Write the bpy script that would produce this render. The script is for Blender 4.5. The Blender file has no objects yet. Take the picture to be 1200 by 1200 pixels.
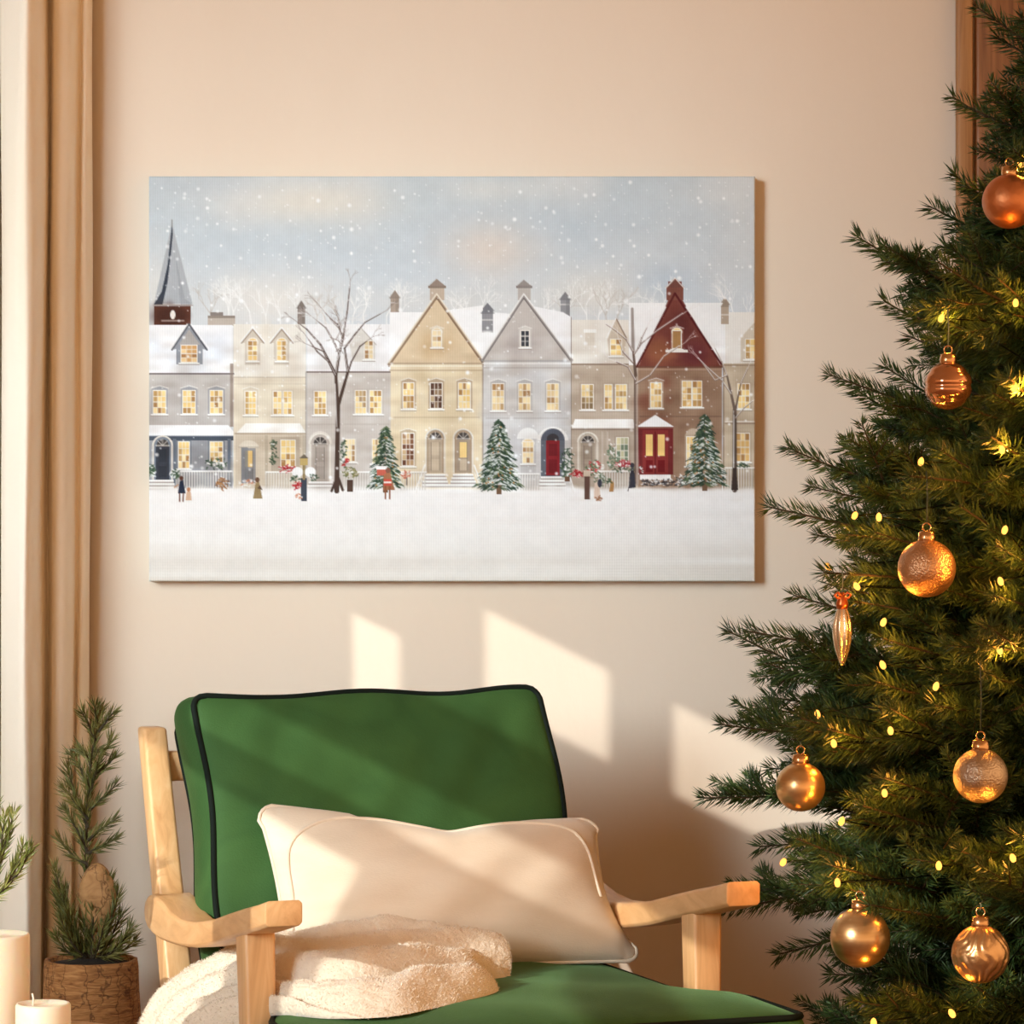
import bpy, bmesh, math, random
import numpy as np
from mathutils import Vector, Matrix, Quaternion

# ------------------------------------------------------------------ setup
sc = bpy.context.scene
COL = sc.collection
PI = math.pi
F = 3875.0            # focal length in pixels of the 1200 px frame
CD = 5.0              # camera distance from the back wall
CH = 1.06             # camera height

cam_d = bpy.data.cameras.new('camera')
cam = bpy.data.objects.new('camera', cam_d)
COL.objects.link(cam)
cam.location = (0, -CD, CH)
cam.rotation_euler = (PI / 2, 0, 0)
cam_d.sensor_width = 36
cam_d.lens = 36 * F / 1200
sc.camera = cam

sc.view_settings.view_transform = 'Standard'
sc.view_settings.look = 'None'
sc.view_settings.gamma = 1
sc.view_settings.use_curve_mapping = False
sc.view_settings.exposure = -0.12
sc.cycles.use_denoising = True
sc.cycles.max_bounces = 8

world = bpy.data.worlds.new('world')
sc.world = world
world.use_nodes = True
_bg = world.node_tree.nodes['Background']
_bg.inputs['Color'].default_value = (1.0, 0.58, 0.29, 1)
_bg.inputs['Strength'].default_value = 1.45

# low winter sun through the window of the left wall
sd = bpy.data.lights.new('sun', 'SUN')
sd.energy = 3.0
sd.angle = math.radians(0.28)
sd.color = (1.0, 0.97, 0.90)
sun = bpy.data.objects.new('sun', sd)
COL.objects.link(sun)
sun.rotation_euler = Vector((1, 1, -0.5)).to_track_quat('-Z', 'Y').to_euler()
# soft daylight coming in at the same window
ad = bpy.data.lights.new('window_daylight', 'AREA')
ad.shape = 'RECTANGLE'
ad.size = 1.3
ad.size_y = 1.5
ad.energy = 15
ad.color = (0.70, 0.87, 0.97)
ad.spread = math.radians(38)
al = bpy.data.objects.new('window_daylight', ad)
COL.objects.link(al)
al.location = (-2.05, -3.6, 1.85)
al.rotation_euler = (Vector((-0.36, 0.0, 1.18)) - Vector(al.location)).to_track_quat('-Z', 'Y').to_euler()


# ------------------------------------------------------------------ helpers
def lin(r, g=None, b=None):
    if g is None:
        r, g, b = r
    def f(c):
        c /= 255.0
        return c / 12.92 if c <= 0.04045 else ((c + 0.055) / 1.055) ** 2.4
    return (f(r), f(g), f(b), 1.0)


def P(px, py, y):
    """world point at depth y seen at photo pixel px, py"""
    s = F / (y + CD)
    return Vector(((px - 600) / s, y, CH - (py - 600) / s))


class NT:
    def __init__(self, name):
        self.m = bpy.data.materials.new(name)
        self.m.use_nodes = True
        self.t = self.m.node_tree
        self.b = self.t.nodes['Principled BSDF']

    def n(self, typ, **kw):
        nd = self.t.nodes.new(typ)
        for k, v in kw.items():
            if k in nd.inputs:
                nd.inputs[k].default_value = v
            else:
                setattr(nd, k, v)
        return nd

    def l(self, a, ai, b, bi):
        self.t.links.new(a.outputs[ai], b.inputs[bi])

    def ramp(self, stops):
        r = self.t.nodes.new('ShaderNodeValToRGB')
        e = r.color_ramp.elements
        while len(e) < len(stops):
            e.new(0.5)
        for i, (p, c) in enumerate(stops):
            e[i].position = p
            e[i].color = c
        return r

    def set(self, **kw):
        for k, v in kw.items():
            self.b.inputs[k.replace('_', ' ')].default_value = v
        return self


def mat_noise(name, c1, c2, scale=20, rough=0.6, bump=0.0, bscale=None, stretch=(1, 1, 1), detail=4, bdist=0.002, **kw):
    m = NT(name)
    tc = m.n('ShaderNodeTexCoord')
    mp = m.n('ShaderNodeMapping')
    mp.inputs['Scale'].default_value = stretch
    m.l(tc, 'Object', mp, 0)
    no = m.n('ShaderNodeTexNoise', Scale=scale, Detail=detail)
    m.l(mp, 0, no, 'Vector')
    r = m.ramp([(0.3, c1), (0.7, c2)])
    m.l(no, 0, r, 0)
    m.l(r, 0, m.b, 'Base Color')
    m.b.inputs['Roughness'].default_value = rough
    if bump:
        n2 = m.n('ShaderNodeTexNoise', Scale=bscale or scale * 4, Detail=5)
        m.l(mp, 0, n2, 'Vector')
        bp = m.n('ShaderNodeBump', Strength=bump, Distance=bdist)
        m.l(n2, 0, bp, 'Height')
        m.l(bp, 0, m.b, 'Normal')
    m.set(**kw)
    return m


def wood_mat(name, ca, cb, cc, grain=(14, 14, 1.2), rough=0.5):
    m = NT(name)
    tc = m.n('ShaderNodeTexCoord')
    mp = m.n('ShaderNodeMapping')
    mp.inputs['Scale'].default_value = grain
    m.l(tc, 'Object', mp, 0)
    no = m.n('ShaderNodeTexNoise', Scale=3.0, Detail=6, Roughness=0.6, Distortion=1.2)
    m.l(mp, 0, no, 'Vector')
    r = m.ramp([(0.3, ca), (0.5, cb), (0.72, cc)])
    m.l(no, 0, r, 0)
    m.l(r, 0, m.b, 'Base Color')
    bp = m.n('ShaderNodeBump', Strength=0.12, Distance=0.002)
    m.l(no, 0, bp, 'Height')
    m.l(bp, 0, m.b, 'Normal')
    m.b.inputs['Roughness'].default_value = rough
    return m.m


def mesh_obj(name, verts, faces, mat, parent=None, smooth=True, mi=None):
    me = bpy.data.meshes.new(name)
    me.from_pydata([tuple(v) for v in verts], [], [tuple(f) for f in faces])
    me.update()
    return link(name, me, mat, parent, smooth, mi)


def link(name, me, mat, parent=None, smooth=True, mi=None):
    for m in (mat if isinstance(mat, (list, tuple)) else [mat]):
        me.materials.append(m)
    if mi is not None:
        me.polygons.foreach_set('material_index', np.asarray(mi, np.int32))
    if smooth:
        me.polygons.foreach_set('use_smooth', np.ones(len(me.polygons), bool))
    o = bpy.data.objects.new(name, me)
    COL.objects.link(o)
    if parent:
        o.parent = parent
    return o


def bm_obj(name, bm, mat, parent=None, smooth=False):
    me = bpy.data.meshes.new(name)
    bm.normal_update()
    bm.to_mesh(me)
    bm.free()
    return link(name, me, mat, parent, smooth)


def bevel(o, w, seg=3):
    b = o.modifiers.new('bevel', 'BEVEL')
    b.width = w
    b.segments = seg
    b.limit_method = 'ANGLE'
    b.angle_limit = math.radians(40)
    for p in o.data.polygons:
        p.use_smooth = True
    return o


def tag(o, label=None, cat=None, group=None, kind=None):
    if label: o['label'] = label
    if cat: o['category'] = cat
    if group: o['group'] = group
    if kind: o['kind'] = kind
    return o


def empty(name, loc, rz=0, **kw):
    o = bpy.data.objects.new(name, None)
    o.empty_display_size = 0.05
    COL.objects.link(o)
    o.location = loc
    o.rotation_euler = (0, 0, rz)
    return tag(o, **kw)


def box(bm, lo, hi):
    lo, hi = Vector(lo), Vector(hi)
    r = bmesh.ops.create_cube(bm, size=1)
    for v in r['verts']:
        v.co = Vector([(lo[i] + hi[i]) / 2 + v.co[i] * (hi[i] - lo[i]) for i in range(3)])


def tube_data(pts, rad, seg=8, closed=False, v0=0):
    """verts, faces of a tube along pts (parallel transport)"""
    pts = [Vector(p) for p in pts]
    n = len(pts)
    rads = rad if hasattr(rad, '__len__') else [rad] * n
    T = []
    for i in range(n):
        if closed:
            t = pts[(i + 1) % n] - pts[i - 1]
        else:
            t = pts[min(i + 1, n - 1)] - pts[max(i - 1, 0)]
        T.append(t.normalized())
    up = Vector((0, 0, 1)) if abs(T[0].z) < 0.9 else Vector((0, 1, 0))
    U = T[0].cross(up).normalized()
    V, Fc = [], []
    for i in range(n):
        U = (U - T[i] * U.dot(T[i])).normalized()
        W = T[i].cross(U)
        for k in range(seg):
            a = 2 * PI * k / seg
            V.append(pts[i] + (U * math.cos(a) + W * math.sin(a)) * rads[i])
    m = n if closed else n - 1
    for i in range(m):
        j = (i + 1) % n
        for k in range(seg):
            k2 = (k + 1) % seg
            Fc.append((v0 + i * seg + k, v0 + i * seg + k2, v0 + j * seg + k2, v0 + j * seg + k))
    if not closed:
        Fc.append(tuple(v0 + k for k in range(seg))[::-1])
        Fc.append(tuple(v0 + (n - 1) * seg + k for k in range(seg)))
    return V, Fc


def tube(name, pts, rad, mat, parent=None, seg=8, closed=False):
    V, Fc = tube_data(pts, rad, seg, closed)
    return mesh_obj(name, V, Fc, mat, parent)


def lathe(name, prof, mat, parent=None, seg=40, loc=(0, 0, 0)):
    V, Fc = [], []
    for r, z in prof:
        for k in range(seg):
            a = 2 * PI * k / seg
            V.append((loc[0] + r * math.cos(a), loc[1] + r * math.sin(a), loc[2] + z))
    for i in range(len(prof) - 1):
        for k in range(seg):
            k2 = (k + 1) % seg
            Fc.append((i * seg + k, i * seg + k2, (i + 1) * seg + k2, (i + 1) * seg + k))
    Fc.append(tuple(range(seg))[::-1])
    Fc.append(tuple((len(prof) - 1) * seg + k for k in range(seg)))
    return mesh_obj(name, V, Fc, mat, parent)


def vnoise(rng, h, w, gh, gw):
    """smooth value noise, bicubic-like upsampling of a random grid, 0..1"""
    g = rng.random((gh + 2, gw + 2))
    y = np.linspace(0, gh, h, endpoint=False)
    x = np.linspace(0, gw, w, endpoint=False)
    yi = y.astype(int); xi = x.astype(int)
    fy = y - yi; fx = x - xi
    fy = fy * fy * (3 - 2 * fy); fx = fx * fx * (3 - 2 * fx)
    a = g[yi][:, xi] * (1 - fx) + g[yi][:, xi + 1] * fx
    b = g[yi + 1][:, xi] * (1 - fx) + g[yi + 1][:, xi + 1] * fx
    return a * (1 - fy)[:, None] + b * fy[:, None]


def hsh(x, y, z=0.0):
    """cheap smooth pseudo noise in -1..1"""
    return (math.sin(x * 1.7 + y * 2.3 + z * 1.1 + 1.3) + math.sin(x * -2.9 + y * 1.3 + z * 2.7 + 4.1) +
            math.sin(x * 3.7 + y * -3.1 + z * 3.3 + 0.7)) / 3


# ------------------------------------------------------------------ room shell
m_wall = mat_noise('wall_paint', lin(224, 207, 186), lin(228, 212, 192), scale=3, rough=0.85, bump=0.25, bscale=55, stretch=(1, 1, 0.5), bdist=0.003).m
m_floor = wood_mat('floor_wood', lin(120, 84, 52), lin(146, 104, 66), lin(168, 124, 82), grain=(1.0, 9, 9))
m_door = wood_mat('door_wood', lin(110, 66, 28), lin(140, 88, 42), lin(160, 104, 54), grain=(22, 22, 0.9), rough=0.45)
m_trimw = wood_mat('architrave_wood', lin(136, 92, 52), lin(166, 118, 72), lin(180, 132, 84), grain=(26, 26, 0.8), rough=0.5)
m_white = mat_noise('white_paint', lin(225, 218, 205), lin(232, 226, 214), rough=0.5).m
m_dark = mat_noise('dark_frame_wood', lin(50, 28, 16), lin(66, 38, 22), rough=0.5, stretch=(8, 8, 1)).m
m_glass = NT('window_glass').set(Transmission_Weight=1.0, Roughness=0.0, IOR=1.05, Base_Color=(1, 1, 1, 1)).m
m_sun_block = mat_noise('sun_block_linen', lin(214, 202, 180), lin(222, 212, 192), rough=0.9).m  # for the added sheet that blocks sun in the upper window

bm = bmesh.new(); box(bm, (-2.2, 0, 0), (3.2, 0.12, 2.75))
tag(bm_obj('wall_back', bm, m_wall), kind='structure')
bm = bmesh.new(); box(bm, (-2.35, -7, 2.75), (3.2, 0.12, 2.85))
tag(bm_obj('ceiling', bm, m_white), kind='structure')
bm = bmesh.new(); box(bm, (-2.35, -7, -0.1), (3.2, 0.12, 0))
tag(bm_obj('floor', bm, m_floor), kind='structure')
# left wall, with an opening for the window  y -1.9..-4.3, z 1.0..2.4
bm = bmesh.new()
box(bm, (-2.32, -1.9, 0), (-2.2, 0.12, 2.75)); box(bm, (-2.32, -7, 0), (-2.2, -4.3, 2.75))
box(bm, (-2.32, -4.3, 0), (-2.2, -1.9, 1.0)); box(bm, (-2.32, -4.3, 2.4), (-2.2, -1.9, 2.75))
tag(bm_obj('wall_left', bm, m_wall), kind='structure')
bm = bmesh.new(); box(bm, (-2.2, -0.018, 0), (0.672, 0, 0.11)); box(bm, (1.66, -0.018, 0), (3.2, 0, 0.11))
tag(bevel(bm_obj('baseboard_back', bm, m_white), 0.004), kind='structure')
# window in the left wall: sash bars, rails and added blockers that shape the sunbeam
w1 = empty('window_1', (-2.24, -3.1, 1.0), kind='structure')
def wbar(bm, y0, y1, z0, z1, t=0.02):
    box(bm, (-t, y1 + 3.1, z0 - 1.0), (t, y0 + 3.1, z1 - 1.0))
bm = bmesh.new()
wbar(bm, -1.9, -1.98, 1.0, 2.4); wbar(bm, -4.2, -4.3, 1.0, 2.4); wbar(bm, -1.9, -4.3, 1.0, 1.15); wbar(bm, -1.9, -4.3, 2.32, 2.4)
bm_obj('window_frame', bm, m_white, w1)
for y0, y1 in ((-2.09, -2.18), (-2.406, -2.465), (-3.3, -3.36)):
    bm = bmesh.new(); wbar(bm, y0, y1, 1.765, 2.32); bm_obj('mullion', bm, m_white, w1)
for z0, z1 in ((1.765, 1.867), (1.64, 1.685)):
    bm = bmesh.new(); wbar(bm, -2.18, -4.2, z0, z1, 0.018); bm_obj('sun_block_rail', bm, m_white, w1)
bm = bmesh.new(); wbar(bm, -2.18, -2.45, 1.684, 1.766, 0.018); wbar(bm, -1.97, -2.09, 1.915, 2.01, 0.018); bm_obj('sun_block_rail', bm, m_white, w1)  # added unseen strips that stop stray sun on wall and canvas
bm = bmesh.new(); wbar(bm, -2.85, -3.05, 1.15, 1.64, 0.012); bm_obj('sun_block_panel', bm, m_white, w1)  # added unseen panel, keeps the sun off part of the pillow
bm = bmesh.new(); wbar(bm, -1.95, -4.25, 2.0, 2.36, 0.006); bm_obj('sun_block_sheet', bm, m_sun_block, w1).location = (0.03, 0, 0)  # added unseen sheet, cuts the sunbeam off above the wall patch
# dark framed window behind the curtain, on the back wall
w2 = empty('window_2', (-1.2, 0, 0.9), kind='structure')
bm = bmesh.new()
box(bm, (-0.43, -0.05, -0.2), (-0.36, 0, 1.6)); box(bm, (0.36, -0.05, -0.2), (0.43, 0, 1.6))
box(bm, (-0.36, -0.05, -0.2), (0.36, 0, -0.12)); box(bm, (-0.36, -0.05, 1.52), (0.36, 0, 1.6)); box(bm, (-0.02, -0.04, -0.12), (0.02, 0, 1.52))
bm_obj('window_frame', bm, m_dark, w2)
bm = bmesh.new(); box(bm, (-0.36, -0.012, -0.12), (0.36, -0.004, 1.52)); bm_obj('pane', bm, m_glass, w2)
# wooden door at the right
d1 = empty('door_1', (1.16, 0, 0), kind='structure')
bm = bmesh.new()
for a, b in ((-0.49, -0.466), (0.466, 0.49)):
    box(bm, (a, -0.022, 0), (b, 0, 2.2))
box(bm, (-0.466, -0.022, 2.12), (0.466, 0, 2.2))
bevel(bm_obj('architrave', bm, m_trimw, d1), 0.004)
bm = bmesh.new(); box(bm, (-0.461, -0.012, 0.01), (0.461, 0, 2.115))
for z0, z1 in ((0.15, 0.85), (1.0, 1.95)):
    for x0, x1 in ((-0.36, -0.04), (0.04, 0.36)):
        box(bm, (x0, -0.02, z0), (x1, -0.004, z1))
bevel(bm_obj('door_leaf', bm, m_door, d1), 0.006)
lathe('door_handle', [(0.006, 0), (0.022, 0.004), (0.026, 0.018), (0.018, 0.034), (0.004, 0.038)],
      NT('brass').set(Base_Color=lin(170, 130, 70), Metallic=1, Roughness=0.3).m, d1).matrix_local = Matrix.Translation((0.39, -0.014, 1.0)) @ Matrix.Rotation(PI / 2, 4, 'X')


# ------------------------------------------------------------------ the painted canvas
def paint_canvas():
    """winter street, painted in photo pixels; returns linear rgb array (rows, cols)"""
    X0, Y0, W, H, S = 176.0, 208.0, 708, 472, 3
    rng = np.random.default_rng(7)
    h, w = H * S, W * S
    img = np.zeros((h, w, 3), np.float32)
    yy, xx = np.mgrid[0:H, 0:W].astype(np.float32)
    yy += Y0; xx += X0
    # sky
    c = lambda *a: np.array(a, np.float32)
    t = np.clip((yy - 208) / 170, 0, 1)[..., None]
    sky = c(196, 206, 212) * (1 - t) + c(208, 216, 224) * t
    n1 = vnoise(rng, H, W, 5, 7); n2 = vnoise(rng, H, W, 12, 14)
    cl = np.clip((0.65 * n1 + 0.35 * n2 - 0.42) * 2.6, 0, 1)[..., None] * 0.55
    sky = sky * (1 - cl) + c(222, 221, 219) * cl
    for cx, cy, rx, ry, col, a in ((370, 236, 90, 26, (234, 226, 212), .8), (575, 292, 55, 32, (228, 212, 198), .75),
                                   (320, 350, 80, 34, (236, 230, 222), .8), (560, 222, 90, 16, (226, 224, 218), .6),
                                   (700, 345, 70, 30, (232, 224, 212), .7), (850, 225, 60, 20, (224, 224, 222), .5),
                                   (660, 265, 50, 26, (190, 202, 212), .5), (500, 225, 40, 20, (190, 202, 210), .45),
                                   (225, 215, 60, 14, (186, 194, 200), .5), (520, 355, 120, 22, (222, 220, 216), .7),
                                   (780, 330, 40, 20, (184, 198, 212), .6), (190, 345, 30, 40, (230, 224, 214), .6)):
        g = np.exp(-(((xx - cx) / rx) ** 2 + ((yy - cy) / ry) ** 2))[..., None] * a
        sky = sky * (1 - g) + c(*col) * g
    # snow ground
    st = vnoise(rng, H, W, 60, 3)[..., None]
    tg = np.clip((yy - 600) / 80, 0, 1)[..., None]
    gnd = c(246, 244, 243) * (1 - tg) + c(233, 228, 220) * tg
    gnd = gnd - (st - 0.5) * 14 * (0.35 + tg) * c(0.8, 1.0, 1.2)
    k = np.clip((yy - 560) / 10, 0, 1)[..., None]
    base = sky * (1 - k) + gnd * k
    img[:] = np.repeat(np.repeat(base, S, 0), S, 1)

    def blend(mask, sl, col, a):
        m = (mask * a)[..., None].astype(np.float32)
        img[sl] = img[sl] * (1 - m) + np.array(col, np.float32) * m

    def bb(x0, y0, x1, y1):
        i0 = max(int((y0 - Y0) * S) - 2, 0); i1 = min(int((y1 - Y0) * S) + 3, h)
        j0 = max(int((x0 - X0) * S) - 2, 0); j1 = min(int((x1 - X0) * S) + 3, w)
        if i1 <= i0 or j1 <= j0: return None
        Yg, Xg = np.mgrid[i0:i1, j0:j1]
        return (slice(i0, i1), slice(j0, j1)), (Xg + .5) / S + X0, (Yg + .5) / S + Y0

    def poly(pts, col, a=1.0):
        xs = [p[0] for p in pts]; ys = [p[1] for p in pts]
        r = bb(min(xs), min(ys), max(xs), max(ys))
        if r is None: return
        sl, X, Y = r
        ins = np.zeros(X.shape, bool)
        for i in range(len(pts)):
            (xa, ya), (xb, yb) = pts[i - 1], pts[i]
            if ya == yb: continue
            cnd = ((ya > Y) != (yb > Y)) & (X < (xb - xa) * (Y - ya) / (yb - ya) + xa)
            ins ^= cnd
        blend(ins, sl, col, a)

    def rect(x0, y0, x1, y1, col, a=1.0):
        poly([(x0, y0), (x1, y0), (x1, y1), (x0, y1)], col, a)

    def line(x0, y0, x1, y1, wd, col, a=1.0, w2=None):
        w2 = wd if w2 is None else w2
        r = bb(min(x0, x1) - wd, min(y0, y1) - wd, max(x0, x1) + wd, max(y0, y1) + wd)
        if r is None: return
        sl, X, Y = r
        dx, dy = x1 - x0, y1 - y0
        q = np.clip(((X - x0) * dx + (Y - y0) * dy) / (dx * dx + dy * dy + 1e-9), 0, 1)
        d = np.hypot(X - x0 - q * dx, Y - y0 - q * dy)
        hw = (wd + (w2 - wd) * q) / 2
        blend(np.clip((hw - d) * S + .5, 0, 1), sl, col, a)

    def ell(cx, cy, rx, ry, col, a=1.0, soft=0.0):
        r = bb(cx - rx * (1 + soft), cy - ry * (1 + soft), cx + rx * (1 + soft), cy + ry * (1 + soft))
        if r is None: return
        sl, X, Y = r
        d = np.hypot((X - cx) / rx, (Y - cy) / ry)
        m = np.clip((1 + soft - d) / (2 * soft), 0, 1) if soft else (d <= 1)
        blend(m, sl, col, a)

    def semi(cx, cy, rx, ry, col, a=1.0):
        poly([(cx + rx * math.cos(q * PI / 20), cy - ry * math.sin(q * PI / 20)) for q in range(21)], col, a)

    def wash(x0, y0, x1, y1, col, a, n=14):
        for _ in range(n):
            ell(rng.uniform(x0, x1), rng.uniform(y0, y1), rng.uniform(4, 14), rng.uniform(4, 12), col, a * rng.uniform(.3, 1), .9)

    LIT = (240, 208, 138)
    def window(x0, y0, x1, y1, lit=LIT, cols=3, rows=4, fr=(238, 232, 222), sur=(170, 158, 146), dark=None, arch=False, hood=True):
        if sur:
            rect(x0 - 2.6, y0 - 2.2, x1 + 2.6, y1 + 2.4, sur, .75)
            if hood:
                poly([(x0 - 3.4, y0 - 2.2), ((x0 + x1) / 2, y0 - 5.5), (x1 + 3.4, y0 - 2.2)], sur, .8)
                line(x0 - 3.4, y0 - 3, (x0 + x1) / 2, y0 - 6, .9, (240, 237, 232), .85); line(x1 + 3.4, y0 - 3, (x0 + x1) / 2, y0 - 6, .9, (240, 237, 232), .85)
        if arch:
            ell((x0 + x1) / 2, y0 + 1, (x1 - x0) / 2 + 1.6, 5.5, fr); ell((x0 + x1) / 2, y0 + 1, (x1 - x0) / 2 + .2, 4.2, lit)
        rect(x0 - 1, y0 - 1, x1 + 1, y1 + 1, fr)
        rect(x0, y0, x1, y1, lit)
        cw, rh = (x1 - x0) / cols, (y1 - y0) / rows
        for i in range(cols):
            for j in range(rows):
                q = rng.random()
                cc = (150, 104, 62) if q < .32 else ((252, 234, 186) if q > .7 else lit)
                if dark and q < .7: cc = dark
                rect(x0 + i * cw, y0 + j * rh, x0 + (i + 1) * cw, y0 + (j + 1) * rh, cc, rng.uniform(.25, .8))
        for i in range(1, cols): line(x0 + i * cw, y0, x0 + i * cw, y1, .8, fr, .95)
        for j in range(1, rows): line(x0, y0 + j * rh, x1, y0 + j * rh, 1.3 if j == rows // 2 else .8, fr, .95)
        rect(x0 - 3.2, y1 + 1, x1 + 3.2, y1 + 2.6, (246, 245, 243)); line(x0 - 3, y1 + 3.4, x1 + 3, y1 + 3.4, .8, (140, 128, 116), .7)

    def door(x0, y0, x1, y1, col, pan, archc=None, glass=None):
        cx = (x0 + x1) / 2; r = (x1 - x0) / 2
        if archc:
            semi(cx, y0, r + 4.2, r + 4, (232, 226, 216)); rect(x0 - 4.2, y0, x1 + 4.2, y1, (228, 221, 211), .8); semi(cx, y0, r + 2.6, r + 2.6, (150, 138, 128), .6)
            ell(cx, y0, r + 2, r + 2, archc); rect(x0 - 2, y0, x1 + 2, y1, archc)
            ell(cx, y0 - .5, r - 1, r - 1, (72, 66, 64)); line(x0, y0, x1, y0, 1.1, (225, 218, 208))
            for an in (.25, .5, .75):
                line(cx, y0, cx - math.cos(an * PI) * r, y0 - math.sin(an * PI) * r, .7, (215, 208, 198))
        rect(x0, y0 + 1, x1, y1, col)
        hw = (x1 - x0)
        if glass:
            rect(x0 + hw * .22, y0 + 4, x1 - hw * .22, y0 + (y1 - y0) * .55, glass)
        else:
            rect(x0 + hw * .2, y0 + 4, x1 - hw * .2, y0 + (y1 - y0) * .48, pan, .8)
        rect(x0 + hw * .2, y0 + (y1 - y0) * .6, x1 - hw * .2, y1 - 3, pan, .8)
        for k_ in ((x0 + hw * .2), (x1 - hw * .2)): line(k_, y0 + 4, k_, y1 - 3, .6, (60, 50, 46), .5)

    def steps(x0, x1, y0, n=3):
        for i in range(n):
            rect(x0 - i * 1.5, y0 + i * 4, x1 + i * 1.5, y0 + i * 4 + 4, (176, 168, 162)); rect(x0 - i * 1.5, y0 + i * 4, x1 + i * 1.5, y0 + i * 4 + 2.2, (248, 247, 246))

    def railing(x0, x1, y0, y1, col=(232, 228, 222)):
        line(x0, y0, x1, y0, 1.6, (246, 244, 242)); line(x0, y0 + 1.6, x1, y0 + 1.6, .7, (150, 142, 134), .7)
        x = x0
        while x <= x1:
            line(x, y0 + 1, x, y1, 1.0, col); line(x + .9, y0 + 2, x + .9, y1, .5, (150, 142, 134), .6); x += 3.1

    def twig(x, y, ang, L, wd, col, a, d=0, snow=False):
        if d > 6 or L < 3: return
        x1, y1 = x + math.cos(ang) * L, y - math.sin(ang) * L
        line(x, y, x1, y1, wd, col, a, wd * .72)
        if snow and wd > .6: line(x - .3, y - wd * .4, x1 - .3, y1 - wd * .4, wd * .4, (245, 244, 244), a * .8)
        n = 2 if rng.random() < .75 else 3
        for _ in range(n):
            twig(x1, y1, ang + rng.uniform(-.62, .62), L * rng.uniform(.62, .86), wd * .68, col, a, d + 1, snow)

    # far frosty trees behind the roofs
    for x in list(np.arange(246, 470, 17)) + list(np.arange(535, 575, 16)) + list(np.arange(640, 780, 15)) + [852, 866, 880]:
        top = 20 if x < 300 else 17
        twig(x + rng.uniform(-5, 5), 384, PI / 2 + rng.uniform(-.2, .2), top * rng.uniform(.7, 1.0), 1.7, (247, 246, 244) if rng.random() < .75 else (196, 188, 180), .8)
    WHITE = (246, 246, 248)
    BRK = (150, 140, 132)
    # --- church spire
    poly([(202, 262), (181, 356), (226, 356)], (178, 182, 187)); poly([(202, 262), (206, 300), (217, 350), (226, 357), (212, 357)], (158, 161, 166), .7)
    poly([(202, 262), (197, 310), (190, 342), (180, 358), (191, 357), (197, 330), (201, 295), (203, 275)], (58, 64, 76))
    line(202, 258, 202, 266, 1, (120, 118, 116))
    rect(181, 357, 224, 382, (98, 58, 44)); wash(190, 366, 216, 374, (70, 38, 28), .6); line(180, 358, 226, 358, 1.6, (176, 170, 166)); ell(203, 369, 3, 5.5, (238, 232, 226)); line(190, 376, 216, 376, 1.4, (225, 215, 208), .7)
    # --- chimneys
    rect(244, 371, 276, 382, (196, 184, 172)); rect(244, 370, 276, 373, (150, 138, 128)); rect(247, 366, 262, 370, (120, 108, 100), .8)
    for x0, x1, y0, y1, cc in ((349, 358, 360, 382, (150, 138, 130)), (458, 468, 348, 372, (176, 160, 146)), (565, 578, 363, 388, (146, 146, 150)), (657, 668, 350, 372, (150, 150, 154)), (845, 854, 356, 378, (182, 164, 146))):
        rect(x0, y0, x1, y1, cc); poly([(x0 - .6, y0), ((x0 + x1) / 2, y0 - 8), (x1 + .6, y0)], tuple(v * .86 for v in cc)); line(x0 - 1, y0 + 1, x1 + 1, y0 + 1, 1, tuple(v * .7 for v in cc)); rect(x0, y0 + 6, x1, y0 + 8, (240, 238, 236), .5); rect((x0 + x1) / 2 + 1, y0, x1, y1, tuple(v * .8 for v in cc), .5)
    # --- roofs
    rect(176, 381, 273, 438, WHITE)
    wash(176, 395, 272, 436, (226, 230, 238), .5, 24)
    rect(274, 380, 359, 442, (238, 233, 224)); wash(276, 384, 356, 438, (228, 218, 202), .5, 20)
    rect(360, 380, 458, 437, (243, 242, 243)); wash(362, 384, 456, 434, (228, 226, 226), .5, 18)
    poly([(457, 430), (457, 366), (508, 366), (566, 358), (566, 420)], (247, 246, 246)); poly([(530, 362), (600, 368), (566, 418)], (247, 247, 248))
    poly([(620, 358), (660, 366), (670, 372), (670, 430), (655, 412)], (246, 246, 248))
    rect(670, 375, 748, 428, (236, 231, 223)); wash(672, 378, 745, 424, (222, 212, 198), .5, 16)
    rect(737, 355, 850, 430, (245, 244, 244)); rect(848, 366, 884, 428, (238, 234, 228))
    rect(565, 366, 578, 390, (146, 146, 150)); poly([(564.5, 366), (571.5, 356), (578.5, 366)], (122, 122, 128)); line(564, 367, 579, 367, 1, (104, 104, 110)); rect(565, 374, 578, 376, (240, 238, 236), .5); ell(571, 392, 9, 4, (247, 247, 248), 1, .4)
    # --- H1 grey
    rect(176, 437, 273, 500, (200, 194, 189)); wash(178, 438, 272, 498, (178, 170, 166), .45, 22); line(176, 438, 274, 438, 2.0, (120, 112, 108)); rect(270, 426, 274, 500, (142, 124, 112), .7)
    poly([(222, 381), (202, 410), (207, 409), (207, 427), (238, 427), (238, 409), (243, 410)], (150, 154, 162)); poly([(222, 386), (210, 404), (235, 404)], (178, 172, 168))
    line(222, 380, 202, 410, 2, (96, 98, 104)); line(222, 380, 243, 410, 2, (84, 86, 94)); line(220, 380, 200, 408, 1.4, (248, 248, 250)); line(224, 380, 245, 408, 1.2, (248, 248, 250))
    window(213, 405, 231, 424, sur=None, rows=4, cols=3, lit=(216, 168, 110))
    for x in (187.5, 222, 254): window(x - 7, 458, x + 7, 484, sur=(150, 152, 158), hood=True)
    rect(176, 512, 273, 572, (160, 161, 165)); wash(176, 514, 272, 570, (132, 134, 140), .5, 24)
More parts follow.
